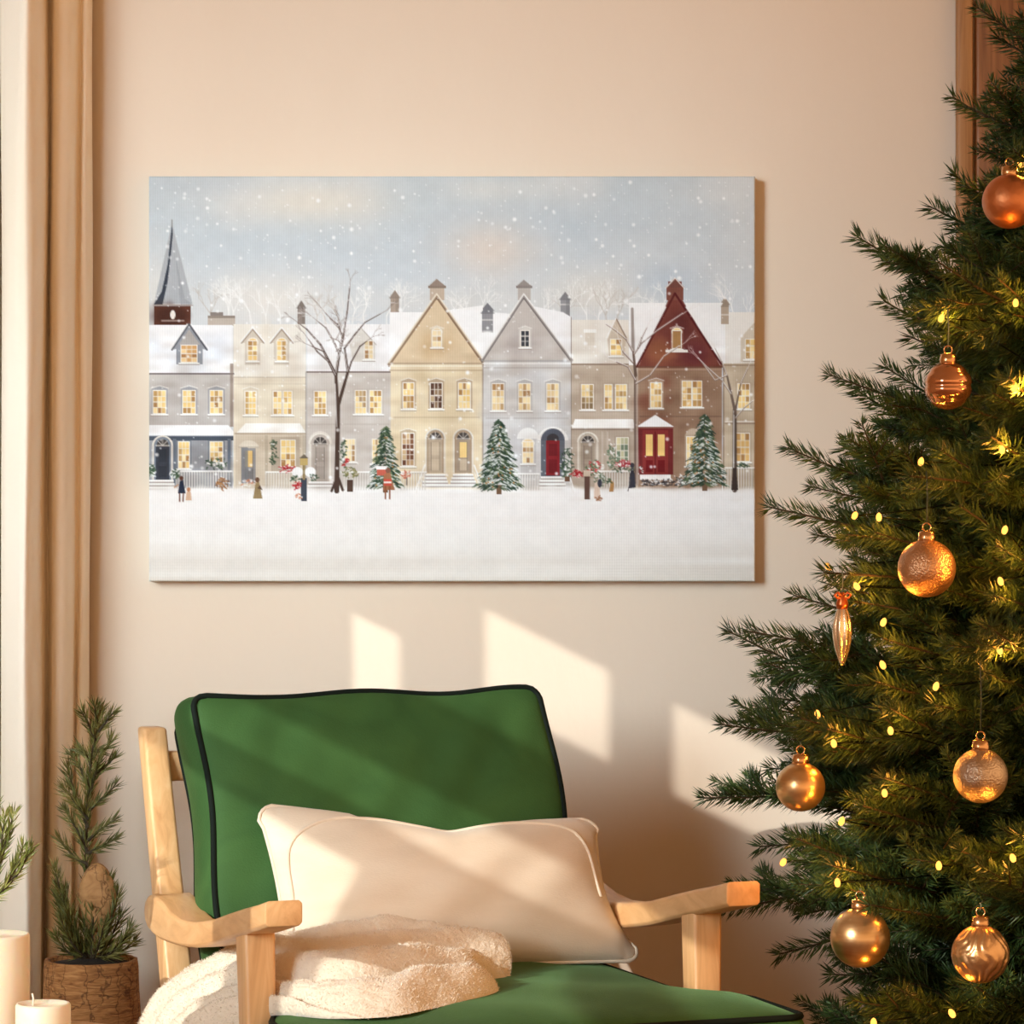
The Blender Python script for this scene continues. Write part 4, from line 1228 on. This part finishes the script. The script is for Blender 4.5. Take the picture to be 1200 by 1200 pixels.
def bauble(px, py, rpx, mat, label, string_px, f=1.05, shape='ball', tilt=0.0, smat=None):
    p = surf(px, py, f)
    s = F / (p.y + CD)
    r = rpx / s
    root = empty('bauble' if shape != 'drop' else 'drop_ornament', p, 0, label=label, cat='ornament', group='gold and copper ornaments on the tree')
    if shape == 'ball' or shape == 'banded' or shape == 'carved':
        prof = ball_profile(r)
        if shape == 'banded':
            prof = []
            n = 60
            for i in range(n + 1):
                a = PI * i / n; rr = r * math.sin(a) + 1e-4; zz = -r * math.cos(a)
                rr *= 1 - .055 * (0.5 + .5 * math.cos(zz / r * 11)) ** 3
                prof.append((rr, zz))
        if shape == 'carved': prof = ball_profile(r, 60)
        o = lathe('ball', prof, mat, root, 48 if shape != 'carved' else 110)
        if shape == 'carved':
            rg = random.Random(3)
            for v in o.data.vertices:
                c = v.co.normalized()
                a = math.atan2(c.y, c.x)
                w_ = math.sin(a * 15 + 2.2 * math.sin(c.z * 4.2 + 1.7 * math.sin(a * 2)) + 1.1 * math.sin(c.z * 7 + a * 5))
                v.co = c * r * (1 - 0.035 * max(0, w_) ** .7 * (1 - c.z ** 4) - 0.008 * hsh(c.x * 24, c.y * 24, c.z * 28))
        top = r
        lathe('cap', [(0.010, -0.004), (0.0105, 0.004), (0.0095, 0.011), (0.004, 0.0125), (0.0005, 0.0125)] if shape != 'neck' else [], m_cap, root, 20, (0, 0, top - 0.002))
        ring = [(0.005 * math.cos(t), 0, top + 0.0145 + 0.005 * math.sin(t)) for t in np.linspace(0, 2 * PI, 14, endpoint=False)]
        tube('ring', ring, 0.0009, m_cap, root, 6, True)
        z0 = top + 0.019
    else:
        hh = rpx / s
        rw = 0.0135
        V, Fc = [], []
        seg, n = 48, 30
        for i in range(n + 1):
            t = i / n
            zz = -hh + 2 * hh * t * .86
            rr = rw * (math.sin(PI * min(t * .92 + .02, 1)) ** .75) * (1 - .25 * (1 - t)) + .0004
            for k in range(seg):
                a = 2 * PI * k / seg + t * 0.7
                q = rr * (1 - .16 * (0.5 + .5 * math.cos(a * 8)))
                V.append((q * math.cos(a), q * math.sin(a), zz))
        for i in range(n):
            for k in range(seg):
                k2 = (k + 1) % seg
                Fc.append((i * seg + k, i * seg + k2, (i + 1) * seg + k2, (i + 1) * seg + k))
        Fc.append(tuple(range(seg))[::-1]); Fc.append(tuple(n * seg + k for k in range(seg)))
        mesh_obj('drop', V, Fc, mat, root)
        z0 = hh * .72
        cp = lathe('cap', [(0.007, 0), (0.0075, 0.006), (0.005, 0.015), (0.0025, 0.02), (0.0004, 0.02)], NT('copper_cap').set(Base_Color=lin(206, 110, 60), Metallic=0.9, Roughness=0.3).m, root, 16, (0, 0, z0 - 0.004))
        cp['label'] = 'copper orange cap'
        bw = []
        for sgn in (-1, 1):
            tube('bow_loop', [(0, -.003, z0 + .010), (sgn * .006, -.005, z0 + .016), (sgn * .010, -.005, z0 + .013), (sgn * .007, -.004, z0 + .009), (0, -.003, z0 + .010)], 0.0016, cp.data.materials[0], root, 6)
        z0 += 0.016
    hl = string_px / s
    tube('string', [(0, 0, z0 - 0.002), (0.001, 0.001, z0 + hl * .5), (0, 0.003, z0 + hl)], 0.0008, smat or m_string, root, 5)
    # the twig it hangs from
    t = p + Vector((0, 0.003, z0 + hl + 0.002)) - Vector((TX, TY, 0))
    add_branch(t + Vector((t.x, t.y, 0)).normalized() * 0.02, math.radians(8) if hl > .03 else math.radians(14), 0.0)
    return root


m_o1 = metal('matte_copper', lin(196, 120, 74), lin(214, 140, 92), 0.42, bump=.4, bscale=140)
m_o2 = metal('shiny_copper', lin(196, 136, 96), lin(216, 158, 118), 0.14)
m_o3 = metal('glitter_copper', lin(192, 144, 104), lin(218, 172, 132), 0.34, glit=True)
m_o4 = metal('pearl_gold', lin(228, 204, 170), lin(240, 222, 194), 0.25)
m_o5 = metal('satin_gold', lin(200, 158, 106), lin(222, 182, 130), 0.30, stretch=(1, 1, 5), scale=24)
m_o6 = metal('champagne_glitter', lin(184, 160, 134), lin(212, 190, 166), 0.36, glit=True)
m_o7 = metal('brushed_gold', lin(194, 158, 110), lin(218, 184, 138), 0.28, stretch=(1, 1, 9), scale=16, bump=.1, bscale=20)
m_o8 = metal('antique_gold', lin(194, 150, 102), lin(222, 182, 132), 0.3, bump=.5, bscale=60, bdist=.003)

bauble(1183, 236, 32, m_o1, 'matte copper ball high on the tree, cut by the right edge of the picture', 14)
bauble(1111, 452, 28, m_o2, 'shiny ridged copper ball hanging below the topmost left light of the tree', 44, shape='banded')
bauble(1086, 666, 34, m_o3, 'glittery copper ball hanging on a long cord beside the picture corner', 62, smat=m_strd)
bauble(987, 739, 41, m_o4, 'slim fluted pearl drop ornament with an orange bow at the tree edge', 30, shape='drop')
bauble(938, 922, 29, m_o5, 'satin gold ball near the left tree edge, above the armrest of the chair', 4)
bauble(1149, 909, 32, m_o6, 'pale champagne glitter ball hanging on a long dark cord at the right', 82, smat=m_strd)
bauble(1008, 1099, 35, m_o7, 'brushed gold ball in the gap between the two lowest left branches', 3)
bauble(1149, 1118, 34, m_o8, 'carved gold ball with swirling grooves, lowest on the right of the tree', 6, shape='carved')

# ------------------------------------------------------------------ string of lights
LIGHTS = [(1198, 192), (1192, 355), (1106, 373), (1191, 455), (1176, 527), (1082, 541), (1005, 604), (1033, 606), (974, 664), (1007, 687), (1174, 681), (1179, 621), (1173, 762), (1099, 804), (1037, 779), (1038, 729), (961, 837), (980, 871), (1046, 856), (1039, 929), (989, 962), (921, 1010), (984, 1034), (1102, 1014), (1188, 1005), (1117, 1187), (1026, 1198)]
m_bulb = NT('lit_bulb').set(Base_Color=(0.0, 0.0, 0.0, 1), Emission_Color=(1.0, 0.42, 0.07, 1), Emission_Strength=2.8, Roughness=0.6, Specular_IOR_Level=0.0).m
m_wire = NT('green_wire').set(Base_Color=lin(14, 18, 10), Roughness=0.9, Specular_IOR_Level=0.0).m
lights = empty('fairy_lights', (TX, TY, 0), label='string of warm glowing fairy lights wound around the spruce', cat='lights')
pts = [surf(px, py, 1.03) - Vector((TX, TY, 0)) for px, py in LIGHTS]
wp = []
for i, p in enumerate(pts):
    wp.append(p)
    if i + 1 < len(pts):
        q = pts[i + 1]
        for t in (.2, .4, .6, .8):
            m_ = p.lerp(q, t); k = 1 - .30 * math.sin(t * PI)
            wp.append(Vector((m_.x * k, m_.y * k, m_.z - 0.01 * math.sin(t * PI))))
tube('wire', wp, 0.0011, m_wire, lights, 5)
bulb_me = None
for p in pts:
    if bulb_me is None:
        o = lathe('bulb', [(0.0006, -0.0055), (0.0026, -0.0045), (0.0036, -0.0015), (0.0036, 0.001), (0.0024, 0.004), (0.0006, 0.0055)], m_bulb, lights, 12)
        bulb_me = o.data
    else:
        o = bpy.data.objects.new('bulb', bulb_me); COL.objects.link(o); o.parent = lights
    d = Vector((p.x, p.y, 0)).normalized()
    o.location = p + d * 0.004
    o.rotation_euler = (rt.uniform(-.6, .6), rt.uniform(-.6, .6), 0)
    ld = bpy.data.lights.new('bulb_light', 'POINT'); ld.energy = 0.13 if p.x < -.42 else (0.26 if p.x < -.28 else 0.55); ld.color = (1, .36, .045); ld.shadow_soft_size = 0.006
    lo = bpy.data.objects.new('bulb_light', ld); COL.objects.link(lo); lo.parent = lights
    lo.location = p - d * 0.008
    lo['kind'] = 'helper'

for p in pts:
    h_ = Vector((p.x, p.y, 0)).normalized()
    add_branch(Vector((p.x, p.y, p.z - 0.013)) + h_ * 0.006 + Vector((rt.uniform(-.02, .02), 0, 0)), math.radians(12))

# link the branches: the hundred that show most as parts, the rest as one mass
def score(b):
    t = b[2]
    w = t + Vector((TX, TY, 0)); s = F / (w.y + CD); px = 600 + w.x * s; py = 600 - (w.z - CH) * s
    return (px > 1290) * 5 + (py < -90) * 4 + (py > 1260) * 4 + (t.y > 0.12) * 3 + t.y * 1.2 + (t.x * .4)
order = sorted(range(len(branches)), key=lambda i: (i >= 2 * len(TIPS)) * 1.0 * 0 + score(branches[i]) - (i < 2 * len(TIPS)) * 10)
for i in order[:100]:
    M, key, t = branches[i]
    o = bpy.data.objects.new('branch', sprays[key]); COL.objects.link(o); o.parent = tree
    o.matrix_local = M
Vall, mi_all, off = [], [], 0
Fq = []; Ft = []
acc_v, acc_lv, acc_ls, acc_mi = [], [], [], []
lo_ = 0
cache = {}
for i in order[100:]:
    M, key, t = branches[i]
    me = sprays[key]
    if key not in cache:
        v = np.empty(len(me.vertices) * 3, np.float32); me.vertices.foreach_get('co', v)
        lv = np.empty(len(me.loops), np.int32); me.loops.foreach_get('vertex_index', lv)
        ls = np.empty(len(me.polygons), np.int32); me.polygons.foreach_get('loop_start', ls)
        mi = np.empty(len(me.polygons), np.int32); me.polygons.foreach_get('material_index', mi)
        cache[key] = (v.reshape(-1, 3), lv, ls, mi)
    v, lv, ls, mi = cache[key]
    A = np.array(M)
    acc_v.append(v @ A[:3, :3].T + A[:3, 3]); acc_lv.append(lv + off); acc_ls.append(ls + lo_); acc_mi.append(mi)
    off += len(v); lo_ += len(lv)
me = bpy.data.meshes.new('inner_branches')
Vv = np.concatenate(acc_v).astype(np.float32); lv = np.concatenate(acc_lv); ls = np.concatenate(acc_ls)
me.vertices.add(len(Vv)); me.vertices.foreach_set('co', Vv.ravel())
me.loops.add(len(lv)); me.loops.foreach_set('vertex_index', lv.astype(np.int32))
me.polygons.add(len(ls)); me.polygons.foreach_set('loop_start', ls.astype(np.int32))
me.update(calc_edges=True)
o = link('inner_branches', me, [m_needle, m_bark], tree, False, np.concatenate(acc_mi))
o['kind'] = 'stuff'
print('branches', len(branches), 'inner verts', len(Vv))


# ------------------------------------------------------------------ curtain
m_curt = mat_noise('beige_curtain', lin(242, 230, 208), lin(246, 236, 218), scale=3, rough=0.9, bump=0.3, bscale=160, bdist=.001, Sheen_Weight=0.2).m
def build_curtain():
    ctl = [(-0.90, -0.08), (-0.885, -0.2), (-0.86, -0.235), (-0.835, -0.2), (-0.825, -0.09), (-0.81, -0.18), (-0.79, -0.22), (-0.765, -0.2), (-0.752, -0.1), (-0.7455, -0.13), (-0.7425, -0.195), (-0.735, -0.215), (-0.72, -0.230), (-0.706, -0.240), (-0.695, -0.240), (-0.688, -0.215), (-0.687, -0.15), (-0.686, -0.10), (-0.682, -0.105), (-0.674, -0.128), (-0.660, -0.132), (-0.651, -0.115), (-0.648, -0.075), (-0.644, -0.06), (-0.639, -0.066), (-0.633, -0.062), (-0.630, -0.04), (-0.629, -0.02)]
    pl = []
    for k in range(len(ctl) - 1):
        for q in range(7):
            t = q / 7
            p0, p1, p2, p3 = ctl[max(k - 1, 0)], ctl[k], ctl[k + 1], ctl[min(k + 2, len(ctl) - 1)]
            pl.append([0.5 * ((2 * p1[i]) + (-p0[i] + p2[i]) * t + (2 * p0[i] - 5 * p1[i] + 4 * p2[i] - p3[i]) * t * t + (-p0[i] + 3 * p1[i] - 3 * p2[i] + p3[i]) * t ** 3) for i in (0, 1)])
    pl.append(ctl[-1])
    NZ = 60
    V, Fc = [], []
    for j in range(NZ + 1):
        z = 0.02 + 2.4 * j / NZ
        t = 1 - z / 2.4
        sq = 1 - .10 * max(0, min((1.9 - z) / 1.6, 1))
        for k, (x, y) in enumerate(pl):
            xx = -0.745 + (x + 0.745) * (sq if x > -0.745 else 1)
            V.append((xx + 0.0025 * hsh(z * 2.2, k * .05), y + 0.004 * hsh(k * .06, z * 2.6 + 3), z))
    n = len(pl)
    for j in range(NZ):
        for k in range(n - 1):
            Fc.append((j * n + k, j * n + k + 1, (j + 1) * n + k + 1, (j + 1) * n + k))
    root = empty('curtain', (0, 0, 0), label='floor length beige curtain hanging in deep folds at the left of the wall', cat='curtain')
    o = mesh_obj('curtain_panel', V, Fc, m_curt, root)
    so = o.modifiers.new('t', 'SOLIDIFY'); so.thickness = 0.0025
    tube('curtain_rod', [(-2.0, -0.14, 2.43), (-0.55, -0.14, 2.43)], 0.011, m_dark, root, 12)
build_curtain()


# ------------------------------------------------------------------ log planter with young pine
m_log = NT('cracked_bark')
def bark_mat(m, c1, c2, c3, zs):
    tc = m.n('ShaderNodeTexCoord'); mp = m.n('ShaderNodeMapping'); mp.inputs['Scale'].default_value = (1, 1, zs)
    m.l(tc, 'Object', mp, 0)
    no = m.n('ShaderNodeTexNoise', Scale=30.0, Detail=6, Distortion=1.5); m.l(mp, 0, no, 'Vector')
    m2 = m.n('ShaderNodeMapping'); m2.inputs['Scale'].default_value = (1, 1, .35); m.l(tc, 'Object', m2, 0)
    nd = m.n('ShaderNodeMix', data_type='VECTOR', blend_type='ADD') if False else m.n('ShaderNodeVectorMath', operation='MULTIPLY_ADD')
    nn = m.n('ShaderNodeTexNoise', Scale=40.0, Detail=3); m.l(tc, 'Object', nn, 'Vector'); m.l(nn, 'Color', nd, 0); nd.inputs[1].default_value = (.035, .035, .035); m.l(m2, 0, nd, 2)
    vo = m.n('ShaderNodeTexVoronoi', feature='DISTANCE_TO_EDGE', Scale=34.0); m.l(nd, 0, vo, 'Vector')
    r = m.ramp([(0.3, c1), (0.55, c2), (0.8, c3)]); m.l(no, 0, r, 0)
    r2 = m.ramp([(0.0, (.22, .17, .13, 1)), (0.045, (1, 1, 1, 1))]); m.l(vo, 'Distance', r2, 0)
    mx = m.n('ShaderNodeMix', data_type='RGBA', blend_type='MULTIPLY'); mx.inputs[0].default_value = .8
    m.t.links.new(r.outputs[0], mx.inputs[6]); m.t.links.new(r2.outputs[0], mx.inputs[7]); m.t.links.new(mx.outputs[2], m.b.inputs['Base Color'])
    bp = m.n('ShaderNodeBump', Strength=0.8, Distance=0.004); m.l(no, 0, bp, 'Height'); m.l(bp, 0, m.b, 'Normal')
    m.set(Roughness=0.85)
    return m.m
bark_mat(m_log, lin(132, 84, 42), lin(178, 124, 70), lin(206, 154, 94), 6.0)
m_core = bark_mat(NT('pale_bark'), lin(150, 106, 62), lin(180, 134, 84), lin(198, 154, 104), 1.6)
m_soil = mat_noise('dark_soil', lin(30, 24, 16), lin(48, 38, 26), scale=60, rough=1, bump=.8).m
PY = -0.26
pc = P(107, 1124, PY)
planter = empty('log_planter', (pc.x, PY, 0), label='rustic bark planter standing by the curtain behind the candles', cat='planter')
hz = pc.z
sp = lathe('log_pot', [(0.060, 0.0), (0.072, 0.004), (0.073, hz * .5), (0.070, hz * .8), (0.067, hz - .01), (0.066, hz), (0.060, hz), (0.058, hz - .02)], m_log.m, planter, 64)
for v in sp.data.vertices:
    a = math.atan2(v.co.y, v.co.x)
    k = 1 + .02 * hsh(a * 3, v.co.z * 30) + .012 * math.sin(a * 17 + 4 * v.co.z * 9)
    v.co.x *= k; v.co.y *= k
lathe('soil', [(0.058, hz - 0.03), (0.057, hz - 0.006), (0.02, hz), (0.001, hz)], m_soil, planter, 32)

m_pine = needle_mat('young_pine_needles', lin(72, 76, 36), lin(108, 110, 56), lin(142, 134, 74))
m_pinelt = needle_mat('sprig_needles', lin(86, 98, 44), lin(124, 132, 64), lin(170, 166, 92))

def pine(name, stems, mat, root, dens=900, nl=0.022, nw=0.0022, r0=0.0028, seed=5):
    rng = np.random.default_rng(seed)
    out = None
    for st in stems:
        pts = []
        c = [np.array(q, float) for q in st]
        for k in range(len(c) - 1):
            for t in np.linspace(0, 1, 6, endpoint=False):
                p0, p1, p2, p3 = c[max(k - 1, 0)], c[k], c[k + 1], c[min(k + 2, len(c) - 1)]
                pts.append(.5 * (2 * p1 + (-p0 + p2) * t + (2 * p0 - 5 * p1 + 4 * p2 - p3) * t * t + (-p0 + 3 * p1 - 3 * p2 + p3) * t ** 3))
        pts.append(c[-1])
        tw = [(np.array(pts), False)]
        V, Q = needles(rng, tw, dens, nl, nw, fwd=(18, 44), flat=0.1)
        Wv, Wf = twig_wood(tw, r0)
        allV = np.concatenate([V, Wv]); faces = Q.tolist() + [tuple(len(V) + i for i in f) for f in Wf]
        mi = np.zeros(len(faces), np.int32); mi[len(Q):] = 1
        out = mesh_obj(name, allV.tolist(), faces, [mat, m_bark], root, False, mi)
    return out

def pp(px, py, dy=0.0):
    v = P(px, py, PY + dy); return (v.x, v.y, v.z)
pineroot = empty('young_pine', pp(107, 1122), 0, label='small bushy pine seedling with one tall shoot growing in the bark planter', cat='plant')
def loc(st, o): return [tuple(np.array(q) - np.array(o)) for q in st]
O = pp(107, 1122)
stems = [[pp(104, 1120), pp(101, 1000, .01), pp(103, 930), pp(110, 870), pp(118, 832)]]
for a, b, c in (((103, 1000), (92, 975), (76, 950)), ((103, 985), (118, 972), (133, 962)), ((103, 970), (88, 930), (79, 900)), ((104, 950), (120, 935), (134, 922)), ((105, 925), (94, 900), (84, 885)), ((106, 910), (122, 900), (132, 890)), ((102, 1012), (88, 1005), (70, 985)),
                ((104, 1000), (118, 992), (133, 985)), ((112, 868), (104, 850), (97, 836)), ((113, 860), (124, 846), (132, 836)), ((115, 850), (112, 838), (111, 828)), ((105, 930), (112, 906), (116, 888)), ((103, 960), (94, 948), (76, 925)), ((107, 895), (96, 880), (90, 880)), ((110, 880), (124, 878), (130, 868))):
    dy = rt.uniform(-.03, .03)
    stems.append([pp(*a), pp(*b, dy * .5), pp(*c, dy)])
for bx, tx, ty in ((92, 66, 1050), (96, 76, 1044), (104, 98, 1062), (108, 110, 1068), (116, 142, 1072), (120, 152, 1088), (100, 72, 1078), (118, 156, 1104), (96, 66, 1098), (118, 138, 1046), (102, 86, 1074), (118, 128, 1030), (110, 122, 1084), (98, 64, 1018), (94, 70, 1064), (116, 148, 1098)):
    dy = rt.uniform(-.045, .0)
    stems.append([pp(bx, 1122, dy * .3), pp((bx + tx) / 2 - 1, (1122 + ty) / 2 + 6, dy * .8), pp(tx, ty, dy)])
pine('shoot', [loc(s_, O) for s_ in stems], m_pine, pineroot, dens=1100, nl=0.024)
egg = lathe('bark_egg', [(0.0005, 0.0)] + [(0.031 * math.sqrt(1 - (2 * t - 1) ** 2) * (1.06 - .2 * t), 0.108 * t) for t in np.sin(np.linspace(.08, PI / 2 - .04, 30)) ** 2] + [(0.0005, 0.108)], m_core, None, 40)
ev = P(113, 1090, PY - 0.012)
egg.location = (ev.x, PY - 0.004, ev.z - 0.004)
egg.scale = (.95, .55, .92)
tag(egg, 'egg shaped lump of pale cracked bark among the shoots of the potted pine', 'ornament')

# ------------------------------------------------------------------ side table with candles, sprig in a vase
TZ = 0.411
m_tab = wood_mat('table_wood', lin(206, 150, 92), lin(222, 170, 110), lin(232, 186, 128), grain=(3, 14, 14), rough=0.5)
tab = empty('side_table', (-0.63, -0.95, 0), label='round pale wooden side table under the candles', cat='table')
lathe('tabletop', [(0.178, TZ - 0.022), (0.188, TZ - 0.018), (0.190, TZ - 0.008), (0.187, TZ - 0.001), (0.183, TZ)], m_tab, tab, 72)
for k in range(3):
    a = 2 * PI * k / 3 + .5
    tube('table_leg', [(math.cos(a) * .15, math.sin(a) * .15, 0), (math.cos(a) * .10, math.sin(a) * .10, TZ - .021)], [0.011, 0.016], m_tab, tab, 14)

m_wax = mat_noise('candle_wax', lin(244, 230, 204), lin(248, 236, 214), scale=6, rough=0.45, Subsurface_Weight=0.5, Subsurface_Scale=0.02).m
m_wick = NT('wick').set(Base_Color=lin(236, 226, 206), Roughness=0.8).m
def candle(x, y, r, h, label, wx=0.0, wy=0.0):
    root = empty('pillar_candle', (x, y, TZ), 0, label=label, cat='candle', group='white pillar candles on the side table')
    lathe('wax', [(r - .002, 0), (r, .003), (r, h - .003), (r - .0015, h), (r - .004, h + .0002), (r - .008, h - .003), (r * .5, h - .005), (0.0006, h - .006)], m_wax, root, 56)
    tube('wick', [(wx, wy, h - .006), (wx + .0005, wy, h + .004), (wx - .001, wy, h + .010)], 0.0013, m_wick, root, 6)
candle(-0.643, -0.90, 0.045, 0.126, 'taller white pillar candle at the left edge of the picture')
candle(-0.570, -0.98, 0.0335, 0.052, 'short white pillar candle in front of the taller one', -0.014, 0.012)

vase = lathe('bottle_vase', [(0.030, 0), (0.042, 0.004), (0.045, 0.03), (0.045, 0.09), (0.042, 0.11), (0.018, 0.135), (0.014, 0.15), (0.0145, 0.172), (0.012, 0.172), (0.011, 0.14)], NT('brown_glass').set(Base_Color=lin(52, 30, 16), Roughness=0.12).m, None, 40)
vase.location = (-0.69, -0.82, TZ)
tag(vase, 'dark brown bottle vase behind the taller candle, holding the pine sprig', 'vase')
def sv(px, py, dy=0): 
    v = P(px, py, -0.82 + dy); return (v.x, v.y, v.z)
sroot = empty('pine_sprig', sv(-40, 1045), 0, label='pale green pine sprig leaning into view from the left edge above the candles', cat='plant')
O = sv(-40, 1045)
st = [[(-0.689, -0.82, TZ + .10), sv(-36, 1065), sv(-14, 1056), sv(2, 1044), sv(16, 1018), sv(27, 992)], [sv(2, 1044), sv(22, 1022), sv(36, 995)], [sv(-10, 1054), sv(0, 1000), sv(6, 955)], [sv(0, 1010), sv(10, 978), sv(16, 954)], [sv(-4, 1020), sv(-12, 975), sv(-6, 944)], [sv(-30, 1062), sv(-40, 1010), sv(-34, 950)], [sv(-24, 1060), sv(-22, 1000), sv(-18, 950)], [sv(10, 1030), sv(24, 1008), sv(30, 1000)]]
pine('sprig_twig', [loc(s_, O) for s_ in st], m_pinelt, sroot, dens=1000, nl=0.020, nw=0.0022)
